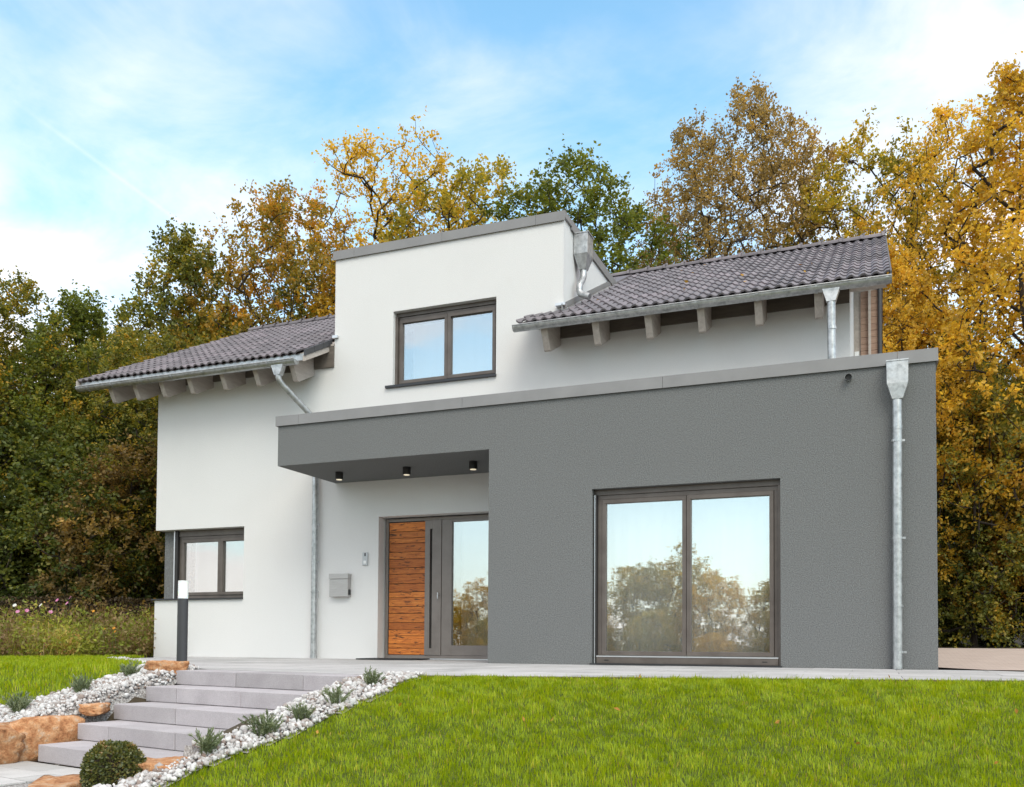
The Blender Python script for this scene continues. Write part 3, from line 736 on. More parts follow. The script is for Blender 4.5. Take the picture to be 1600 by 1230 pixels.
# right downpipe from the upper gutter to the annex roof
pr_ = part(MB().tube(bez([(-1.175, GYC, 4.80), (-1.175, GYC, 4.45), (-1.165, GYC + .02, 3.46)]), .053, 16), 'downpipe', 'zinc', smooth=True)
part(funnel(-1.175, GYC, 4.935, 4.72, .12, .055), 'funnel', 'zinc', pr_)
part(MB().tube([(-1.17, GYC, 4.36), (-1.17, GYC, 4.40)], .058, 14), 'clamp', 'zinc', pr_)
# annex downpipe with its hopper
ph = part(MB().tube([(-.415, -.075, 3.14), (-.415, -.075, 2.80), (-.42, -.075, 2.2), (-.43, -.075, .005)], [.054] * 4, 18), 'downpipe', 'zinc', smooth=True)
hb = MB()
def hopper(b, x, y, z0, z1, z2, w, d, wb):
    r = []
    for z, ww, dd in ((z2, w, d), (z1, w * .97, d), (z0, wb, wb)):
        r += [(x - ww, y - dd, z), (x + ww, y - dd, z), (x + ww, y + dd, z), (x - ww, y + dd, z)]
    f = [(0, 1, 2, 3), (8, 9, 10, 11)]
    for k in range(2):
        for j in range(4): a = k * 4 + j; c = k * 4 + (j + 1) % 4; f.append((a, c, c + 4, a + 4))
    b.add(r, f); return b
hop = part(hopper(hb, -.412, -.074, 3.13, 3.31, 3.565, .118, .074, .058), 'hopper', 'zinc', ph, bevel=.003)
part(MB().box(-.533, -.291, -.155, -.001, 3.566, 3.582), 'hopper_rim', 'zinc', ph)
part(MB().tube([(-.42, -.075, .72), (-.42, -.075, .74)], .058, 16), 'pipe_joint', 'zinc', ph)
part(MB().tube([(-.415, -.075, 2.78), (-.415, -.075, 2.83)], .0575, 16), 'pipe_joint', 'zinc', ph)
for z in (2.65, 1.517, .20): clamp(-.423, -.075, z, .054, ph)
# dormer hopper and swan neck
pd = part(MB().tube(bez([(DXR + .13, 2.16, 6.24), (DXR + .13, 2.16, 6.08), (DXR + .12, 1.98, 5.90), (DXR + .12, 1.98, 5.76), (DXR + .30, 1.95, 5.68)]), .052, 16), 'downpipe', 'zinc', smooth=True)
part(hopper(MB(), DXR + .125, 2.16, 6.20, 6.42, 6.74, .118, .15, .058), 'hopper', 'zinc', pd, bevel=.003)
part(MB().box(DXR + .001, DXR + .26, 2.0, 2.32, 6.741, 6.757), 'hopper_rim', 'zinc', pd)
# short vent pipe through the annex wall
vp = part(MB().tube([(-.945, .02, 3.46), (-.945, -.075, 3.45)], .038, 16, caps=False), 'vent_pipe', 'zinc', smooth=True)
part(MB().tube([(-.945, .02, 3.46), (-.945, -.05, 3.452)], .033, 16), 'vent_opening', 'black_groove', vp)

# windows -------------------------------------------------------------------
def frame_rect(b, x0, x1, z0, z1, y0, y1, t):
    b.box(x0, x1, y0, y1, z0, z0 + t); b.box(x0, x1, y0, y1, z1 - t, z1)
    b.box(x0, x0 + t, y0, y1, z0 + t, z1 - t); b.box(x1 - t, x1, y0, y1, z0 + t, z1 - t); return b
def window(x0, x1, z0, z1, y, splits, ft=.05, st=.055, label=None, low=None):
    """outer frame + sashes, each with its pane; y is the front of the frame"""
    fr = part(frame_rect(MB(), x0, x1, z0, z1, y, y + .08, ft), 'window', 'window_frame', bevel=.003)
    if label: fr['label'] = label
    xs_ = [x0 + ft] + list(splits) + [x1 - ft]
    for k, (a, b) in enumerate(zip(xs_[:-1], xs_[1:])):
        a += .004; b -= .004
        part(frame_rect(MB(), a, b, z0 + ft + .003, z1 - ft - .003, y - .012 - .01 * (k % 2), y + .06, st), 'sash', 'window_frame', fr, bevel=.003)
        part(MB().box(a + st - .01, b - st + .01, y + .022, y + .030, z0 + ft + st - .008, z1 - ft - st + .008), 'pane', 'pane_glass', fr)
    return fr
def pane_brightener(x0, x1, z0, z1, y, amp=.12):  # pleated white sheet, added behind the panes to brighten them
    n = max(20, int((x1 - x0) / .035)); b = MB()
    for k in range(n + 1):
        x = x0 + (x1 - x0) * k / n; yy = y + amp * (.018 * math.sin(k * 1.25) + .01 * math.sin(k * .37))
        b.v += [(x, yy, z0), (x, yy, z1)]
    for k in range(n): b.f.append((2 * k, 2 * k + 2, 2 * k + 3, 2 * k + 1))
    return part(b, 'pane_brightener', 'pane_brightener', smooth=True)
# large sliding window of the annex
wb = window(-4.133 + .05, -1.737 - .03, .07, 2.235, .115, (-2.905,), .055, .052, 'large sliding two-pane window in the grey annex')
part(MB().box(-4.132, -1.738, .10, .24, 2.238, 2.311), 'shutter_box', 'window_frame', wb, bevel=.003)
part(MB().box(-4.132, -4.085, .055, .20, .02, 2.236), 'guide_rail', 'dark_rail', wb)
part(MB().box(-4.113, -4.103, .048, .054, .02, 2.236), 'guide_rail', 'rail_alu', wb)
part(MB().box(-1.766, -1.738, .055, .20, .02, 2.236), 'guide_rail', 'window_frame', wb)
part(MB().box(-4.080, -1.770, .04, .112, .105, .120), 'threshold', 'rail_alu', wb)
part(MB().box(-4.080, -1.770, .045, .20, .022, .104), 'threshold', 'window_frame', wb, bevel=.003)
part(MB().box(-4.15, -1.72, -.03, .20, .003, .020), 'sill', 'sill_dark', wb)
for x in (-3.94, -1.93): part(MB().box(x - .03, x + .03, .040, .046, .058, .068), 'drain_cap', 'dark_rail', wb)
pane_brightener(-4.05, -1.75, .05, 2.3, .36, .45)
# dormer window
wd = window(-8.05 + .01, -6.205, 4.505, 5.665, D1 + .12, (-7.105,), .045, .055, 'two-pane dormer window')
part(MB().box(-8.049, -6.201, D1 + .10, D1 + .22, 5.668, 5.734), 'shutter_box', 'window_frame', wd)
part(MB().box(-8.049, -8.006, D1 + .07, D1 + .12, 4.51, 5.667), 'guide_rail', 'window_frame', wd)
part(MB().box(-8.17, -6.19, D1 - .045, D1 + .20, 4.462, 4.500), 'sill', 'sill_dark', wd)
pane_brightener(-8.0, -6.25, 4.5, 5.7, D1 + .6)
# corner window
wc = window(-12.60, -10.98, 1.06, 2.19, D1 + .19, (-11.66,), .05, .055, 'small two-pane window in the corner recess')
part(MB().box(-12.60, -10.98, D1 + .17, D1 + .27, 2.194, 2.303), 'shutter_box', 'window_frame', wc)
part(MB().box(-12.66, -12.604, D1 + .14, D1 + .27, 1.04, 2.303), 'guide_rail', 'dark_rail', wc)
part(MB().box(-12.685, -12.662, D1 + .13, D1 + .27, 1.04, 2.303), 'guide_rail', 'rail_alu', wc)
part(MB().box(XL - .05, -11.002, D1 - .04, D1 + .30, 1.021, 1.046), 'sill', 'sill_dark', wc)
part(MB().box(XL + .03, -12.69, D1 + .20, D1 + .55, 1.047, 2.304), 'corner_pillar', 'grey_plaster')
part(MB().box(-10.99, -10.7, WT + .001, WT + .02, 1.0, 2.4), 'window_stop', 'room')
pane_brightener(-12.55, -10.8, 1.05, 2.3, D1 + .6)
# front door ------------------------------------------------------------------
DY = D1 + .20
door = part(frame_rect(MB(), -8.262, -6.02, .02, 2.325, DY, DY + .09, .05), 'front_door', 'door_metal', bevel=.003)
door['label'] = 'front door with oak planks, grey metal panel and glass side light'
px0, px1, pz0, pz1 = -8.190, -7.525, .075, 2.26
part(MB().box(px0 - .018, px1, DY + .02, DY + .07, .073, 2.272), 'door_leaf', 'black_groove', door)
heights = np.array([.9, .55, 1.1, .8, 1.0, 1.25, .95, 1.2, .75, 1.15, 1.3, .85, 1.2, .95, 1.2, .7, .9, 1.25]); zc = pz0 + np.concatenate([[0], np.cumsum(heights / heights.sum())]) * (pz1 - pz0)
for k in range(len(heights)):
    c = ((px0 + px1) / 2, DY + .01, (zc[k] + zc[k + 1]) / 2); hh = (zc[k + 1] - zc[k]) / 2 - .0038
    o = MB().box(-(px1 - px0) / 2, (px1 - px0) / 2, -.012 - rng.uniform(0, .006), .009, -hh, hh).build('plank', 'oak_plank', None, bevel=.002)
    o.location = c; o.parent = door
part(MB().box(px1 + .003, -7.435, DY - .012, DY + .06, .073, 2.272), 'metal_panel', 'door_metal', door, bevel=.002)
part(MB().box(-7.434, -7.392, DY + .035, DY + .06, .073, 2.272), 'handle_groove', 'black_groove', door)
part(MB().box(-7.434, -7.392, DY - .012, DY + .034, 2.135, 2.272), 'metal_panel', 'door_metal', door)
part(MB().box(-7.434, -7.392, DY - .012, DY + .034, .073, .185), 'metal_panel', 'door_metal', door)
part(MB().box(-7.391, -7.225, DY - .012, DY + .06, .073, 2.272), 'metal_panel', 'door_metal', door, bevel=.002)
part(MB().box(-7.216, -7.04, DY - .006, DY + .06, .073, 2.272), 'metal_panel', 'door_metal', door, bevel=.002)
part(MB().box(-7.039, -6.072, DY - .006, DY + .06, .073, .235), 'metal_panel', 'door_metal', door)
part(MB().box(-7.039, -6.072, DY - .006, DY + .06, 2.235, 2.272), 'metal_panel', 'door_metal', door)
part(MB().box(-7.045, -6.065, DY + .030, DY + .038, .225, 2.24), 'pane', 'pane_glass', door)
kn_ = part(MB().tube([(-7.27, DY - .012, 1.06), (-7.27, DY - .035, 1.06)], .012, 10), 'lock', 'rail_alu', door)
part(MB().box(-7.276, -7.264, DY - .05, DY - .035, .99, 1.09), 'key', 'rail_alu', door)
part(MB().box(-8.262, -6.02, DY - .03, DY - .001, .004, .02), 'threshold', 'rail_alu', door)
pane_brightener(-7.1, -6.05, .1, 2.3, D1 + .7)
# upper right: clad bay behind the gable
bay = part(MB().box(-.964, -.62, 4.05, 8.0, 3.46, 6.05), 'side_bay', 'white_wood')
for k in range(23):
    part(MB().box(-.86, -.60, 4.02, 4.047, 3.50 + k * .108, 3.50 + k * .108 + .102), 'cladding_board', 'cladding_wood', bay)
part(MB().box(-.955, -.885, 3.98, 4.03, 3.46, 5.0), 'white_post', 'white_plastic', bay)
part(MB().box(-.745, -.705, 3.96, 4.018, 3.46, 6.0), 'bay_trim', 'white_wood', bay)
part(MB().tube([(-.575, 4.0, 3.46), (-.575, 4.0, 6.2)], .03, 10), 'bay_pipe', 'verge_metal', bay)

# ------------------------------------------------------------------ fittings on the house
mb_ = empty('mailbox', (-9.0, D1, 1.03), 'grey steel mailbox on the white wall beside the front door', 'mailbox')
def tpart(mb, name, mat, root, bevel=0, smooth=False):
    o = mb.build(name, mat, None, bevel, smooth); o.parent = root; o.matrix_parent_inverse = Matrix.Translation(-Vector(root.location)); return o
tpart(MB().box(-9.16, -8.80, D1 - .10, D1 - .002, 1.03, 1.325), 'body', 'steel', mb_, .004)
tpart(MB().box(-9.165, -8.795, D1 - .112, D1 - .002, 1.328, 1.415), 'flap', 'steel', mb_, .004)
tpart(MB().box(-8.7995, -8.797, D1 - .085, D1 - .012, 1.06, 1.15), 'newspaper_slot', 'black_groove', mb_)
tpart(MB().tube([(-9.04, D1 - .10, 1.17), (-9.04, D1 - .108, 1.17)], .008, 8), 'lock', 'rail_alu', mb_)
bell = empty('doorbell', (-8.525, D1, 1.55), 'slim steel doorbell panel left of the front door above the mailbox', 'doorbell')
tpart(MB().box(-8.575, -8.475, D1 - .025, D1 - .002, 1.545, 1.76), 'plate', 'bell_steel', bell, .003)
tpart(MB().box(-8.535, -8.51, D1 - .028, D1 - .0255, 1.70, 1.75), 'camera_eye', 'black_groove', bell)
tpart(MB().box(-8.55, -8.50, D1 - .030, D1 - .0255, 1.575, 1.625), 'button', 'white_plastic', bell, .002)
for x, y, lb in ((-8.518, .74, 'black cylindrical spotlight under the canopy, out at its free corner'), (-7.315, .74, 'black cylindrical spotlight under the middle of the canopy'), (-6.176, .69, 'black cylindrical spotlight under the canopy next to the grey annex wall')):
    e = empty('spotlight', (x, y, 2.9496), lb, 'spotlight', 'spotlights under the canopy')
    tpart(MB().tube([(x, y, 2.9486), (x, y, 2.835)], .062, 24), 'housing', 'black_metal', e, smooth=True)
    tpart(MB().tube([(x, y, 2.8345), (x, y, 2.829)], .046, 20), 'lens', 'lamp_glass', e)
tag(MB().box(-8.35, -7.35, D1 - .55, D1 + .06, .003, .022).build('door_mat', 'mat_fibre', bevel=.004), 'black fibre door mat lying before the wooden front door', 'mat')

# bollard lamp
bo = empty('bollard_lamp', (-7.9, -3.30, 0), 'dark grey bollard lamp with white top by the stairs', 'bollard lamp')
tpart(MB().tube([(-7.9, -3.30, -.03), (-7.9, -3.30, .755)], .057, 28), 'post', 'bollard_grey', bo, smooth=True)
tpart(MB().prism([(-7.9 + math.cos(a) * .055, -3.30 + math.sin(a) * .055) for a in np.linspace(0, 2 * math.pi, 25)[:-1]], 'z', .757, .945), 'diffuser', 'frosted', bo, smooth=True)
tpart(MB().tube([(-7.9, -3.30, .946), (-7.9, -3.30, .957)], .054, 24), 'cap', 'white_plastic', bo)

# ------------------------------------------------------------------ boulders
def boulder(name, c, size, rotz, seed, label, cat='boulder', tilt=0, flat=.75):
    r = np.random.default_rng(seed)
    bm = bmesh.new(); bmesh.ops.create_icosphere(bm, subdivisions=4, radius=1)
    pl_ = [(Vector(r.normal(size=3)).normalized(), r.uniform(.95, 1.2)) for _ in range(9)]
    o3 = Vector(r.uniform(0, 50, 3))
    for v in bm.verts:
        p = v.co.copy(); m_ = max(abs(p.x), abs(p.y), abs(p.z)); p = p * (1 / m_) * .92 + p * .08     # squarish quarry stone
        for nn_, dd_ in pl_:                                                                         # broken faces
            h_ = p.dot(nn_) - dd_
            if h_ > 0: p -= nn_ * h_ * .9
        f1 = mnoise.fractal(p * 1.7 + o3, 1.0, 2.0, 3); f2 = mnoise.fractal(p * 4.2 + o3, .75, 2.2, 6) - .8 * abs(mnoise.noise(p * 2.6 + o3))
        p *= 1 + .09 * f1 + .085 * f2
        v.co = (p.x * size[0], p.y * size[1], p.z * size[2])
    me = bpy.data.meshes.new(name); bm.to_mesh(me); bm.free()
    me.polygons.foreach_set('use_smooth', [True] * len(me.polygons)); me.materials.append(MATS['sandstone'])
    o = bpy.data.objects.new(name, me); o.location = c; o.rotation_euler = (tilt, 0, rotz); link(o)
    return tag(o, label, cat, 'sandstone boulders along the stairs')
A0 = math.atan2(SD[1], SD[0])
boulder('boulder', (-7.17, -4.30, .0), (.235, .11, .085), A0 + .25, 1, 'small rusty brown boulder at the top of the stairs below the bollard lamp')
boulder('boulder', (*sl(.10, 1.92), -.56), (.36, .17, .165), A0 - 1.5, 2, 'big square orange sandstone block beside the lowest step at the gravel slope')
boulder('boulder', (*sl(.055, 1.33), -.545), (.32, .15, .185), A0 - 1.62, 3, 'long sandstone block between the second lowest step and the gravel')
boulder('boulder', (-7.05, -5.28, -.32), (.15, .10, .05), A0 - .8, 7, 'low sandstone at the left end of the middle step')
boulder('boulder', (-4.86, -6.74, -.56), (.30, .14, .10), A0 - .95, 4, 'flat sandstone right of the stairs behind the clipped box ball')
boulder('boulder', (-5.38, -7.12, -.665), (.32, .15, .075), A0 - .7, 5, 'low orange sandstone edging the landing in front of the box ball')
boulder('boulder', (-4.62, -6.35, -.445), (.17, .08, .07), A0 - 1.0, 6, 'narrow sandstone at the right end of the second lowest step')
boulder('boulder', (-4.60, -5.0, -.12), (.10, .06, .06), A0 - 1.2, 9, 'little pale stone at the right end of the top step')

# ------------------------------------------------------------------ gravel
def poly_points(poly, n, r):
    p = np.array(poly); lo, hi = p.min(0), p.max(0); out = []; tot = 0
    while tot < n:
        q = r.uniform(lo, hi, (n * 2, 2)); q = q[inpoly(q[:, 0], q[:, 1], poly)]; out.append(q); tot += len(q)
    return np.concatenate(out)[:n]
def pebbles(poly, n, seed, parent=None):
    r = np.random.default_rng(seed); P = poly_points(poly, n, r)
    lx = (P - SO) @ SD; ly = (P - SO) @ SN
    keep = ~((lx > .02) & (lx < 2.28) & (ly > -.45) & (ly < 1.9)); P = P[keep]; n = len(P)
    bm = bmesh.new(); bmesh.ops.create_icosphere(bm, subdivisions=1, radius=1); bv = np.array([v.co for v in bm.verts]); bf = np.array([[v.index for v in f.verts] for f in bm.faces]); bm.free()
    s = np.exp(r.normal(np.log(.0122), .36, n)).clip(.006, .030)
    sc3 = s[:, None] * r.uniform(.62, 1.25, (n, 3)); 
    ang = r.uniform(-3.14, 3.14, (n, 3))
    ca, sa = np.cos(ang), np.sin(ang); Rm = np.zeros((n, 3, 3))
    Rx = np.zeros((n, 3, 3)); Rx[:, 0, 0] = 1; Rx[:, 1, 1] = ca[:, 0]; Rx[:, 1, 2] = -sa[:, 0]; Rx[:, 2, 1] = sa[:, 0]; Rx[:, 2, 2] = ca[:, 0]
    Rz = np.zeros((n, 3, 3)); Rz[:, 2, 2] = 1; Rz[:, 0, 0] = ca[:, 2]; Rz[:, 0, 1] = -sa[:, 2]; Rz[:, 1, 0] = sa[:, 2]; Rz[:, 1, 1] = ca[:, 2]
    Rm = Rz @ Rx
    B = np.sign(bv) * np.abs(bv) ** .8
    V = np.repeat(B[None], n, 0) * (1 + .17 * r.normal(size=(n, len(B), 1))) * sc3[:, None, :]
    V = np.einsum('nij,nvj->nvi', Rm, V)
    z = height(P[:, 0], P[:, 1]) + s * .35 + r.uniform(0, .022, n)
    V = V + np.stack([P[:, 0], P[:, 1], z], 1)[:, None, :]
    Fc = (bf[None] + (np.arange(n) * len(B))[:, None, None]).reshape(-1, 3)
    t = np.repeat(r.uniform(0, 1, n), len(bf))
    return V.reshape(-1, 3), Fc, t
gv = [pebbles(GRAV_R, 7200, 21), pebbles(GRAV_L, 7200, 22), pebbles([(-9.0, -2.75), (-11.5, -.95), (-11.4, -.80), (-8.9, -2.6)], 260, 23)]
o_ = 0; VV = []; FF = []; TT = []
for v, f, t in gv: VV.append(v); FF.append(f + o_); TT.append(t); o_ += len(v)
tag(raw_mesh('gravel', np.concatenate(VV), np.concatenate(FF), 3, 'pebble', tint=np.concatenate(TT)), 'white crushed gravel filling the beds on both sides of the stairs', 'gravel', kind='stuff')

# ------------------------------------------------------------------ lawn
def grass(poly, n, seed, L0, L1, W):
    r = np.random.default_rng(seed); P = poly_points(poly, n, r)
    x, y = P[:, 0], P[:, 1]
    pat = np.sin(x * 2.3 + 1.3 * np.sin(y * 1.9)) * np.sin(y * 2.9 + 1.1 * np.sin(x * 1.7)) * .5 + .5
    pat2 = np.sin(x * 7.1 + 2 * np.sin(y * 5.3)) * np.sin(y * 8.7 + 1.7 * np.sin(x * 6.1)) * .5 + .5
    L = r.uniform(L0, L1, n) * (.72 + .3 * pat + .22 * pat2)
    pat3 = np.sin(x * 17 + 2.3 * np.sin(y * 13)) * np.sin(y * 19 + 2.1 * np.sin(x * 15)) * .5 + .5
    L *= .7 + .55 * pat3
    lean = np.abs(r.normal(.3, .3, n)).clip(0, .95)
    az0 = 3 * np.sin(x * 9.3 + 1.7 * np.sin(y * 7.7)) + 2.4 * np.sin(y * 11.1 + x * 3)
    P3 = np.stack([x, y, height(x, y) - .02], 1)
    V, Fc = blades(P3, L, r.uniform(W * .7, W * 1.3, n), lean, r, az0=az0)
    t = (r.uniform(0, 1, n) * .52 + .12 * pat2 + .08 * pat + .13 * pat3); dead = r.uniform(size=n) < .035; t[dead] = r.uniform(.93, 1, dead.sum())
    return V, Fc, np.repeat(t, 3)
NEAR = [(-4.34, -4.62), (-4.24, -5.22), (-4.33, -5.75), (-4.34, -6.14), (-4.42, -6.43), (-4.49, -6.62), (-4.54, -6.97), (-4.56, -7.17), (-4.6, -7.9), (-2.0, -7.6), (.9, -6.4), (3.2, -4.9), (4.6, ye(4.6)), (-4.30, ye(-4.30) - .04)]
g1 = grass(NEAR, 205000, 31, .028, .052, .0043)
g2 = grass(LAWN_R, 30000, 32, .04, .075, .007)
g3 = grass(LAWN_L, 60000, 33, .04, .075, .0075)
o_ = 0; VV = []; FF = []; TT = []
for v, f, t in (g1, g2, g3): VV.append(v); FF.append(f + o_); TT.append(t); o_ += len(v)
tag(raw_mesh('lawn_grass', np.concatenate(VV), np.concatenate(FF), 3, 'grass_blade', tint=np.concatenate(TT)), 'lush yellow-green lawn grass sloping up to the terrace', 'grass', kind='stuff')
# tall stalks poking out of the lawn in the foreground
for k, (x, y, col, lb) in enumerate(((-2.33, -6.62, 'grass_blade', 'pale grass tuft with long arching blades in the lawn'), (-1.92, -6.42, 'hedge_leaf', 'tuft of upright reddish-brown stalks in the lawn'), (-1.42, -6.30, 'grass_blade', 'single long pale grass stalk leaning over in the lawn'))):
    r = np.random.default_rng(70 + k); n = (7, 5, 3)[k]
    P = np.stack([r.normal(0, .03, n), r.normal(0, .02, n), np.zeros(n)], 1)
    V, Fc = blades(P, r.uniform(.13, .20, n), np.full(n, .006), r.uniform((.5, .1, .7)[k], (1.2, .4, 1.2)[k], n), r)
    e = empty('grass_tuft', (x, y, hz(x, y) - .01), lb, 'grass tuft')
    raw_mesh('blades', V, Fc, 3, col, e, np.full(len(Fc), .97 if k != 1 else .8))

# ------------------------------------------------------------------ shrubs by the stairs
def lavender(x, y, h, seed, label):
    r = np.random.default_rng(seed); e = empty('lavender', (x, y, hz(x, y)), label, 'lavender', 'lavender plants in the gravel')
    V = []; Fc = []; T = []; b = 0; st = MB()
    for k in range(int(r.integers(22, 38))):
        az = r.uniform(0, 6.28); ln = r.uniform(.1, 1.0); L = h * r.uniform(.65, 1.1)
        p0 = np.array([r.normal(0, .02), r.normal(0, .02), -.01]); p1 = p0 + np.array([math.cos(az) * ln * .35 * L, math.sin(az) * ln * .35 * L, L * .55]); p2 = p0 + np.array([math.cos(az) * ln * .75 * L, math.sin(az) * ln * .75 * L, L * (1.05 - .3 * ln)])
        st.tube([p0, p1, p2], [.0028, .0022, .0012], 4, False)
        m_ = 30; t = r.uniform(.18, 1, m_)[:, None]
        P = (1 - t) ** 2 * p0 + 2 * t * (1 - t) * p1 + t * t * p2
        d = unit((p2 - p1)[None] * 6 + r.normal(0, .30, (m_, 3)) * L * 3)
        v, f = leaf_quads(P, h * r.uniform(.13, .26, m_), r, aspect=.16, dirs=d); V.append(v); Fc.append(f + b); b += len(v); T.append(np.repeat(r.uniform(0, 1) * .5 + r.uniform(0, .5, m_), 2))
    st.build('stems', 'stem', e, fixn=False)
    raw_mesh('leaves', np.concatenate(V), np.concatenate(Fc), 3, 'lavender_leaf', e, np.concatenate(T))
LV = [(-4.40, -5.04, .17, 'small lavender at the terrace edge beside the top step, right of the stairs'), (-4.36, -5.60, .19, 'lavender right of the second highest step, against the lawn'),
      (-4.40, -5.96, .16, 'low spreading lavender right of the middle step, against the lawn'), (-4.46, -6.30, .20, 'bushy lavender right of the second lowest step'), (-4.60, -6.70, .20, 'spiky lavender between the box ball and the lawn, above the flat sandstone'),
      (-7.32, -4.62, .19, 'dark bushy lavender next to the small boulder at the top of the stairs'), (-7.42, -5.10, .20, 'rounded lavender midway up the gravel slope left of the stairs'), (-7.62, -5.56, .22, 'lavender low on the gravel slope above the big sandstone block')]
for k, (x, y, h, lb) in enumerate(LV): lavender(x, y, h * .86, 80 + k, lb)

def leaf_ball(name, c, rad, n, size, mat, seed, label, cat, squash=(1, 1, 1), lump=.05, core=True, group=None):
    r = np.random.default_rng(seed); e = empty(name, (c[0], c[1], c[2] - rad * squash[2]), label, cat, group)
    d = unit(r.normal(size=(n, 3))); ph = r.uniform(0, 6.28, 8); fr = r.normal(0, 4, (8, 3))
    lm = sum(np.sin(d @ fr[k] + ph[k]) for k in range(8)) / 4
    R0 = rad * (1 + lump * lm) * (1 - .22 * r.uniform(0, 1, n) ** 2)
    P = d * R0[:, None] * np.array(squash) + np.array([0, 0, rad * squash[2]])
    v, f = leaf_quads(P, size, r, dirs=unit(d + r.normal(0, .75, (n, 3))), aspect=.62)
    raw_mesh('leaves', v, f, 3, mat, e, np.repeat((r.uniform(0, 1, n) * .7 + .18 * (lm + 1)).clip(0, 1), 2))
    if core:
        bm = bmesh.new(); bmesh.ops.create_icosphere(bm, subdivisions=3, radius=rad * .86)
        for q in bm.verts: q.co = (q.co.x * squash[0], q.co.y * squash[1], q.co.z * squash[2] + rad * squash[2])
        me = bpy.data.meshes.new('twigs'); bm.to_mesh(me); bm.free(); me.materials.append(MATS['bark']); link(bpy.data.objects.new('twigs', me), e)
    return e
leaf_ball('box_ball', (-4.98, -7.06, -.515), .180, 9000, .021, 'box_leaf', 91, 'clipped round box bush with bronze-tipped leaves standing in the gravel', 'bush')

# ------------------------------------------------------------------ planted bed and hedge left of the house
BED = [(-12.95, 1.35), (-13.5, -.7), (-15.3, -2.5), (-20, -2.6), (-21, -1.2), (-14.7, 4.3), (-13.2, 3.0)]
r = np.random.default_rng(41); n = 6500; P = poly_points(BED, n, r); V = []; Fc = []; T = []; b = 0
for k in range(n):
    x, y = P[k]; dd = ((x + 14.4) * -.62 + (y + 1.6) * .78) / 3.2; h = (.30 + .68 * np.clip(dd, 0, 1)) * r.uniform(.5, 1.15); z0 = hz(x, y) - .02
    tt = .5 + .5 * math.sin(x * 1.7 + 2 * math.sin(y * 1.3)) ; m_ = 11
    az = r.uniform(0, 6.28); ln = r.uniform(0, .5)
    t = r.uniform(.1, 1, m_)
    Q = np.stack([x + math.cos(az) * ln * h * t ** 2 + r.normal(0, .035, m_), y + math.sin(az) * ln * h * t ** 2 + r.normal(0, .035, m_), z0 + h * t], 1)
    v, f = leaf_quads(Q, r.uniform(.035, .10, m_), r, up=.6, aspect=r.choice([.15, .4, .6])); V.append(v); Fc.append(f + b); b += len(v); T.append(np.repeat((.25 + .5 * tt * r.uniform(.3, 1.2) + r.uniform(-.2, .3, m_)).clip(0, 1), 2))
rb = np.random.default_rng(43); nb_ = 5200; Pb = poly_points(BED, nb_, rb); cl_ = np.sin(Pb[:, 0] * 2.1 + 1.5 * np.sin(Pb[:, 1] * 1.7)) > .1; Pb = Pb[cl_]; nb_ = len(Pb)
vb_, fb_ = blades(np.stack([Pb[:, 0], Pb[:, 1], height(Pb[:, 0], Pb[:, 1])], 1), rb.uniform(.25, .75, nb_), rb.uniform(.006, .014, nb_), np.abs(rb.normal(.45, .3, nb_)).clip(0, 1), rb)
V.append(vb_); Fc.append(fb_ + b); b += len(vb_); T.append(np.repeat(rb.choice([.15, .3, .35, .8, .9], nb_) + rb.uniform(-.05, .05, nb_), 3))
tag(raw_mesh('flower_bed_plants', np.concatenate(V), np.concatenate(Fc), 3, 'bed_leaf', tint=np.concatenate(T)), 'tangle of autumn perennials and grasses in the bed beside the house', 'plants', kind='stuff')
def flower(x, y, h, mat, seed, label, group):
    r = np.random.default_rng(seed); z = hz(x, y); e = empty('flower', (x, y, z), label, 'flower', group)
    tip = Vector((r.normal(0, .04), r.normal(0, .04), h)); MB().tube([(0, 0, 0), (tip.x * .4, tip.y * .4, h * .55), tip], .004, 5, False).build('stem', 'stem', e, fixn=False)
    V = []; Fc = []
    nrm = Vector((r.normal(.1, .3), -.8, .6)).normalized(); u = nrm.orthogonal().normalized(); w = nrm.cross(u)
    for k in range(8):
        a = k * math.pi / 4; dr_ = u * math.cos(a) + w * math.sin(a); sd_ = nrm.cross(dr_)
        b = len(V); V += [tip, tip + dr_ * .03 + sd_ * .014, tip + dr_ * .05 + nrm * .006, tip + dr_ * .03 - sd_ * .014]; Fc += [(b, b + 1, b + 2), (b, b + 2, b + 3)]
    kz = .62 if mat == 'petal_orange' else .85
    raw_mesh('bloom', np.array([tuple(tip + (q - tip) * kz) for q in V]), np.array(Fc), 3, mat, e, r.uniform(0, 1, len(Fc)))
for k, (x, y, h) in enumerate(((-14.75, 1.0, 1.02), (-14.62, 1.12, 1.07), (-14.55, 1.0, .96), (-15.25, .62, .80), (-15.15, .66, .82), (-14.82, .86, .80))):
    flower(x, y, h, 'petal_pink', 200 + k, 'pink cosmos flower on a thin stem rising above the bed in front of the hedge', 'pink flowers in the bed')
for k, (x, y, h) in enumerate(((-15.4, .70, .92), (-15.0, .9, .93))): flower(x, y, h, 'petal_white', 210 + k, 'white flower on a thin stem in the bed in front of the hedge', 'white flowers in the bed')
flower(-14.1, 1.25, .82, 'petal_orange', 220, 'single orange flower on a tall stem in front of the brown hedge', None)
for k, (x, y, h) in enumerate(((-13.35, .75, .48), (-13.22, .82, .50), (-13.1, .8, .44))): flower(x, y, h, 'petal_orange', 221 + k, 'low orange flower in the bed close to the house wall', 'orange flowers by the wall')

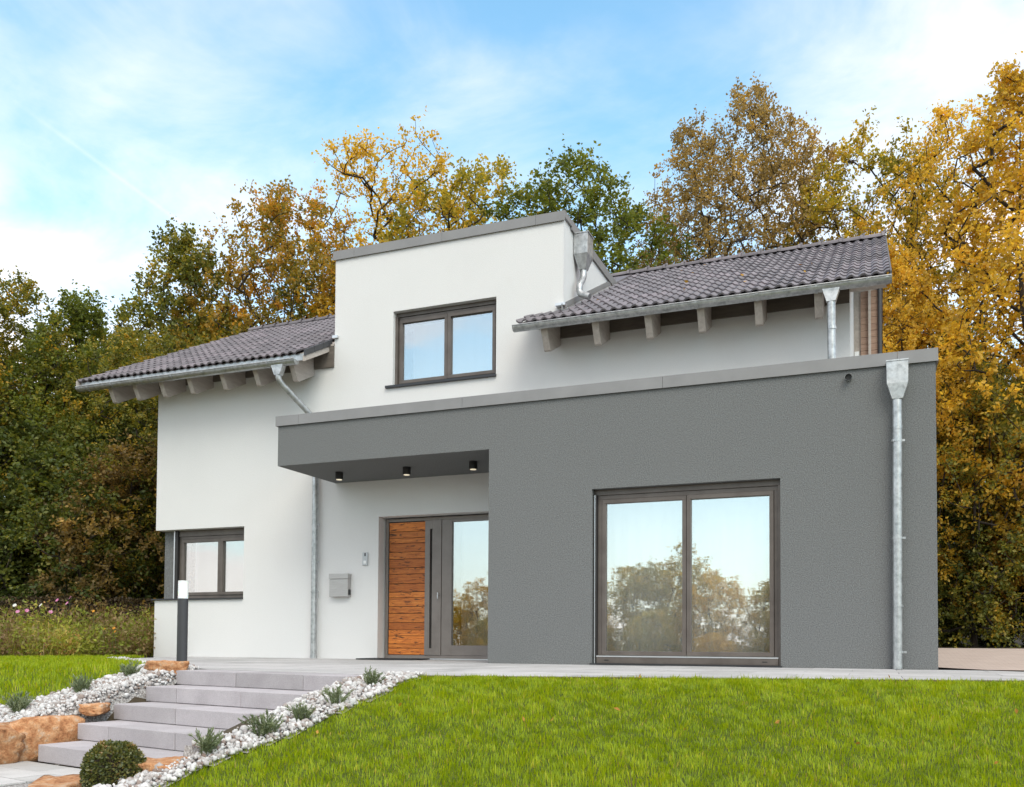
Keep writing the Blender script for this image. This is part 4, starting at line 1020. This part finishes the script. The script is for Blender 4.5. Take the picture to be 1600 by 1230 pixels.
r = np.random.default_rng(47); n = 26000
hd = empty('hedge', (-19.5, 6.3, .1), 'low clipped brown-green hedge behind the flower bed', 'hedge')
A, B = np.array([-23.0, -2.4]), np.array([-14.4, 4.9]); dv = (B - A) / np.linalg.norm(B - A); nv = np.array([-dv[1], dv[0]])
t = r.uniform(0, np.linalg.norm(B - A), n); side = r.uniform(0, 1, n); w_ = r.uniform(-.35, .35, n); zt = r.uniform(0, 1.12, n)
top = side < .35; zt[top] = 1.12 + r.normal(0, .015, top.sum()); w_[~top] = np.where(r.uniform(size=(~top).sum()) < .75, -.36, .36) + r.normal(0, .03, (~top).sum())
P = np.stack([A[0] + dv[0] * t + nv[0] * w_, A[1] + dv[1] * t + nv[1] * w_, zt], 1)
P[:, 2] += np.array(height(P[:, 0], P[:, 1])) * 0 + .1 * np.sin(t * .9) * .4
v, f = leaf_quads(P - np.array([-19.5, 6.3, .1]), .06, r); raw_mesh('leaves', v, f, 3, 'hedge_leaf', hd, np.repeat(r.uniform(0, 1, n), 2))
cb = MB(); q = [A + nv * -.33, B + nv * -.33, B + nv * .33, A + nv * .33]; cb.prism([(p[0] + 19.5, p[1] - 6.3) for p in q], 'z', -.3, .96); cb.build('twigs', 'bark', hd)

# ------------------------------------------------------------------ trees
def make_tree(seed, H, rad, base, ntgt, nleaf, lsize, shape='round', lump=.25, gaps=-.28, twig=.42, fork=0):
    """crown filled with twig points, each joined to the nearest older wood; radii follow the wood they carry"""
    r = np.random.default_rng(seed); zb = base * H
    def env(q):
        if shape == 'dome': return rad * (math.sqrt(max(0, 1 - ((q - .36) / .64) ** 2)) if q > .36 else .50 + .50 * math.sin(q / .36 * math.pi / 2))
        if shape == 'round': return rad * (math.sqrt(max(0, 1 - ((q - .48) / .52) ** 2)) * .95 + .05)
        return rad * (.78 + .22 * math.sin(math.pi * q)) * (1 - max(0, q - .6) * 1.9)
    o3 = Vector(r.uniform(0, 90, 3)); T = []
    while len(T) < ntgt:
        q = r.uniform(0, 1); az = r.uniform(0, 6.283); rho = r.uniform(.02, 1) ** .48
        dv_ = Vector((math.cos(az), math.sin(az), q * 1.6))
        R_e = env(q) * (1 + lump * mnoise.noise(dv_ * 1.9 + o3) + lump * .6 * mnoise.noise(dv_ * 4.6 + o3))
        if r.uniform() > R_e / rad + .15: continue
        p = Vector((math.cos(az) * R_e * rho, math.sin(az) * R_e * rho, zb + q * (H - zb) * (1 + .10 * mnoise.noise(Vector((p_ for p_ in (math.cos(az), math.sin(az), 0))) * 1.7 + o3))))
        if mnoise.noise(p * .62 + o3) < gaps: continue
        T.append(tuple(p))
    T = np.array(T); T = T[np.argsort(np.linalg.norm(T - np.array([0, 0, zb * .8]), axis=1))]
    th = H * (.90 if not fork else .55); nt = max(6, int(th / .5)); nodes = []; par = []
    x = y = 0.
    for k in range(nt + 1): nodes.append((x, y, th * k / nt)); par.append(k - 1); x += r.normal(0, .035); y += r.normal(0, .035)
    N = np.zeros((nt + 1 + ntgt * 9, 3)); N[:nt + 1] = nodes; n = nt + 1; kmin = int(zb * .85 / th * nt); tips = []
    for t in T:
        dlt = t - N[kmin:n]; d = np.linalg.norm(dlt, axis=1); cost = d * (1 + .9 * np.clip(.45 - dlt[:, 2] / np.maximum(d, 1e-6), 0, 1.5))
        j = int(np.argmin(cost)) + kmin; a = N[j].copy(); L = np.linalg.norm(t - a); m_ = min(8, max(1, int(math.ceil(L / .42))))
        off = r.normal(0, .045 * L, 3) + np.array([0, 0, -.03 * L]); prev = j
        for k in range(1, m_ + 1):
            u = k / m_; N[n] = a + (t - a) * u + off * math.sin(math.pi * u); par.append(prev); prev = n; n += 1
        tips.append(prev)
    N = N[:n]; par = np.array(par); cnt = np.zeros(n); cnt[tips] = 1
    for k in range(n - 1, 0, -1): cnt[par[k]] += cnt[k]
    R0 = H * .0105; rr = np.maximum(.0032, R0 * (cnt / max(cnt[kmin], 1)) ** .47)
    rr[:kmin + 1] = R0 * np.linspace(1.35, 1, kmin + 1)
    c = np.arange(1, n); a, b = N[par[c]], N[c]; ra, rb = np.minimum(rr[par[c]], rr[c] * 1.7), rr[c]
    dv_ = unit(b - a + 1e-9); ref = np.where(np.abs(dv_[:, 2:3]) > .9, np.array([[1., 0, 0]]), np.array([[0, 0, 1.]])); s1 = unit(np.cross(dv_, ref)); s2 = np.cross(dv_, s1)
    K = 5; ang = np.arange(K) * 2 * np.pi / K
    ring = s1[:, None, :] * np.cos(ang)[None, :, None] + s2[:, None, :] * np.sin(ang)[None, :, None]
    WV = np.concatenate([a[:, None] + ring * ra[:, None, None], b[:, None] + ring * rb[:, None, None]], 1).reshape(-1, 3)
    bi = (np.arange(n - 1) * 2 * K)[:, None, None]; kk = np.arange(K); kn_ = (kk + 1) % K
    WF = (bi + np.stack([kk, kn_, kn_ + K, kk + K], 1)[None]).reshape(-1, 4)
    # leaves sit on short twigs round every twig point
    per = 6; tw = np.repeat(T, per, 0); outw = unit(tw - np.array([0, 0, zb + .35 * (H - zb)]))
    td = unit(outw * .8 + r.normal(0, .75, tw.shape)); tl = r.uniform(.45, 1.15, len(tw)) * twig
    w = r.uniform(.3, 1, len(T)); w = np.repeat(w, per) * r.uniform(.4, 1, len(tw)); w /= w.sum()
    idx = r.choice(len(tw), nleaf, p=w); u = r.uniform(.0, 1., nleaf)
    P = tw[idx] + td[idx] * (tl[idx] * u)[:, None] + r.normal(0, .035, (nleaf, 3)); P[:, 2] = np.maximum(P[:, 2], .05)
    ld = unit(td[idx] * .6 + r.normal(0, .7, (nleaf, 3)) + np.array([0, 0, -.25]))
    V, Fc = leaf_quads(P, lsize, r, aspect=.68, dirs=ld)
    ct = r.uniform(0, 1, len(T)); tint = (np.repeat(ct, per)[idx] * .45 + r.uniform(0, .55, nleaf)).clip(0, 1)
    return WV, WF, V, Fc, np.repeat(tint, 2)
PROTO = {}
def proto(key, mat, **k):
    WV, WF, V, Fc, T = make_tree(**k)
    tr_ = raw_mesh('trunk', WV, WF, 4, 'bark'); cr_ = raw_mesh('crown', V, Fc, 3, mat, None, T)
    tr_.data.polygons.foreach_set('use_smooth', [True] * len(tr_.data.polygons))
    PROTO[key] = (tr_.data, cr_.data, k['H'])
    bpy.data.objects.remove(tr_); bpy.data.objects.remove(cr_)
proto('dark', 'leaf_dark', seed=301, H=11, rad=2.7, base=.05, ntgt=1500, nleaf=62000, lsize=.100, shape='oval')
proto('mid', 'leaf_mid', seed=302, H=12, rad=2.9, base=.08, ntgt=1500, nleaf=60000, lsize=.100, shape='round')
proto('orange', 'leaf_orange', seed=303, H=13, rad=3.0, base=.14, ntgt=1400, nleaf=56000, lsize=.100, shape='round', gaps=-.2)
proto('sparse', 'leaf_gold', seed=304, H=15, rad=3.1, base=.25, ntgt=900, nleaf=27000, lsize=.105, shape='round', gaps=-.05, lump=.4)
proto('yellow', 'leaf_yellowgreen', seed=305, H=14, rad=3.0, base=.14, ntgt=1200, nleaf=48000, lsize=.102, shape='round', gaps=-.15)
proto('green', 'leaf_green', seed=306, H=14, rad=3.4, base=.2, ntgt=1600, nleaf=66000, lsize=.098, shape='dome', lump=.2, gaps=-.36)
proto('brown', 'leaf_brown', seed=317, H=16, rad=3.9, base=.24, ntgt=2600, nleaf=105000, lsize=.090, shape='dome', lump=.16, gaps=-.38, twig=.42, fork=1)
proto('gold', 'leaf_gold', seed=308, H=14, rad=3.0, base=.10, ntgt=1200, nleaf=48000, lsize=.105, shape='oval', gaps=-.12)
proto('golddense', 'leaf_orange', seed=309, H=9, rad=2.4, base=.03, ntgt=1000, nleaf=32000, lsize=.098, shape='oval', gaps=-.10, lump=.35)
proto('shrub', 'leaf_dark', seed=310, H=5, rad=2.0, base=.02, ntgt=700, nleaf=30000, lsize=.085, shape='round')
C0 = Vector((-.6599, -11.2449, .2846))
def tree(key, x, y, H, rot, label, group, name='tree', wide=1.0, mat=None):
    tr_, cr_, h0 = PROTO[key]; s_ = H / h0
    e = empty(name, (x, y, hz(x, y) - .05), label, 'tree' if name == 'tree' else 'shrub', group); e.rotation_euler = (0, 0, rot); e.scale = (s_ * wide, s_ * wide, s_)
    t = link(bpy.data.objects.new('trunk', tr_), e)
    c = link(bpy.data.objects.new('crown', cr_), e)
    if mat:
        c.material_slots[0].link = 'OBJECT'; c.material_slots[0].material = MATS[mat]
    return e
#      kind, bearing tangent (right +), depth, height, rot, width, label
FW = 'trees of the wood behind the house'
ROWS_T = [
 ('dark', -.70, 20, 8.4, .3, 1.15, None, 'dark green tree at the outer end of the wood beyond the hedge'),
 ('mid', -.60, 21.5, 9.1, 1.7, 1.15, None, 'dense tree with golden-tipped top above the hedge, at the edge of the wood'),
 ('dark', -.505, 22, 8.9, 2.6, 1.1, 'leaf_green', 'fresh green tree of the wood right behind the pink flowers'),
 ('mid', -.43, 21, 7.6, 4.1, 1.05, None, 'low mottled tree rising just past the left gutter end'),
 ('dark', -.385, 24, 11.3, 5.0, .95, 'leaf_mid', 'dark green tree with open top, left of the orange tree over the left roof'),
 ('orange', -.275, 25, 12.9, .9, .95, None, 'orange and green tree rising over the left roof slope'),
 ('yellow', -.225, 26.5, 11.5, 2.2, 1.1, 'leaf_mid', 'olive tree low behind the left roof, in front of the bare golden tree'),
 ('sparse', -.165, 27, 15.3, 3.1, 1.0, None, 'thinly leaved golden tree with bare branches above the dormer'),
 ('yellow', -.065, 27, 14.6, 3.9, 1.12, None, 'yellow-green tree behind the middle of the dormer roof'),
 ('green', .045, 25.5, 13.9, 4.6, 1.18, None, 'round green tree behind the dormer corner'),
 ('brown', .145, 29, 12.5, .2, .7, None, 'small olive-brown tree between the green tree and the tall brown one'),
 ('brown', .245, 27, 16.4, 1.2, .97, None, 'tall broad olive-brown tree towering over the right roof ridge'),
 ('yellow', .385, 25, 14.6, 5.4, .95, None, 'yellow-green tree behind the right end of the roof ridge'),
 ('gold', .415, 20.5, 9.4, .5, .9, None, 'low glowing golden tree beside the roof verge'),
 ('gold', .565, 20, 13.3, 2.0, 1.05, None, 'tallest yellow tree at the driveway, reaching far above the roof'),
 ('sparse', .475, 23, 13.5, 4.4, .9, None, 'thin golden tree between the roof verge and the tallest yellow tree'),
 ('golddense', .50, 19.5, 7.0, 1.1, 1.0, 'leaf_mid', 'leafy green and gold tree directly behind the driveway next to the annex'),
 ('golddense', .60, 19.5, 7.4, 2.9, 1.0, None, 'rust-coloured tree behind the driveway, below the tallest yellow tree'),
 ('golddense', .46, 22, 7.6, 5.1, 1.0, 'leaf_dark', 'dark green tree half hidden behind the corner of the annex'),
]
for key, tx, D, H, rot, wd_, mt, lb in ROWS_T:
    p = C0 + F0 * D + Rv * (tx * D)
    tree(key, p.x, p.y, H, rot, lb, FW, wide=wd_, mat=mt)
BACK = [('dark', -.78, 25, 9), ('mid', -.66, 27, 10), ('dark', -.55, 28, 10), ('dark', -.47, 29, 10.5), ('mid', -.36, 30, 11.5), ('dark', -.27, 31, 11), ('mid', -.12, 33, 14), ('yellow', .02, 33, 13), ('mid', .12, 34, 12), ('brown', .33, 35, 14), ('gold', .45, 30, 12), ('yellow', .54, 27, 9), ('gold', .66, 24, 12), ('golddense', .68, 20, 8), ('mid', .50, 27, 8), ('golddense', .76, 22, 8), ('shrub', .44, 23, 3), ('shrub', .53, 22.5, 2.6), ('shrub', .61, 22, 2.6), ('shrub', .70, 20, 3)]
for k, (key, tx, D, H) in enumerate(BACK):
    p = C0 + F0 * D + Rv * (tx * D)
    tree(key, p.x, p.y, H, k * 1.3, 'tree deep in the wood showing only through gaps in the front row', 'trees deep in the wood')
for k, (tx, D, H, mt, lb) in enumerate(((-.66, 20.6, 4.6, None, 'dark shrub under the trees behind the far end of the hedge'), (-.57, 21, 5.4, None, 'tall dark shrub under the trees behind the hedge middle'), (-.485, 20.6, 5.0, None, 'dark shrub behind the hedge next to the grey-green house-corner shrub'), (-.435, 20.2, 4.6, 'leaf_brown', 'rounded grey-green shrub close to the house corner'), (.455, 20.5, 3.6, None, 'dark low shrub at the back of the driveway by the annex'), (.64, 19.2, 3.0, 'leaf_brown', 'brown shrub at the back edge of the driveway'))):
    p = C0 + F0 * D + Rv * (tx * D); tree('shrub', p.x, p.y, H, k * 1.9, lb, 'shrubs at the edge of the wood', 'shrub', 1.1, mt)
# trees across the street, behind the camera: they appear in the window panes
OPP = [(('yellow', 'golddense', 'mid', 'gold', 'golddense', 'yellow')[k % 6], 6 - k * 2.5, -40 + 2.2 * math.sin(k * 2.3) + max(0, k - 10) * 1.0, 6.3 + 1.5 * math.sin(k * 1.7 + 2.0)) for k in range(14)]
for k, (key, x, y, H) in enumerate(OPP):
    tree(key, x, y, H, k * 2.1, 'autumn tree across the street, seen mirrored in the window panes', 'trees across the street', wide=1.7, mat=('leaf_gold', 'leaf_yellowgreen', 'leaf_yellowgreen')[k % 3])
for k in range(9):
    tree('shrub', 5 - k * 3.4, -36.5 + max(0, k - 7) * 1.4 + math.sin(k * 1.9), 3.0 + .6 * math.sin(k * 2.7), k * 1.1, 'low autumn shrub across the street, mirrored below the trees in the panes', 'shrubs across the street', 'shrub', 1.2, ('leaf_yellowgreen', 'leaf_gold', 'leaf_yellowgreen')[k % 3])

# fallen leaves on the right roof and terrace
r = np.random.default_rng(77); n = 12
P = np.stack([r.uniform(-5, -.6, n), r.uniform(1.2, 5.2, n), np.zeros(n)], 1); P[:, 2] = RZ(P[:, 1]) + .035
v, f = leaf_quads(P, r.uniform(.05, .09, n), r, dirs=unit(np.stack([r.normal(size=n), r.normal(size=n), np.full(n, .1)], 1)))
P2 = poly_points(NEAR, 40, r); P2 = np.concatenate([P2, (height(P2[:, 0], P2[:, 1]) + .045)[:, None]], 1)
v2, f2 = leaf_quads(P2, r.uniform(.03, .06, 40), r)
tag(raw_mesh('fallen_leaves', np.concatenate([v, v2]), np.concatenate([f, f2 + len(v)]), 3, 'fallen_leaf', tint=r.uniform(0, 1, len(f) + len(f2))), 'scattered fallen autumn leaves on the roof tiles and lawn', 'leaves', kind='stuff')
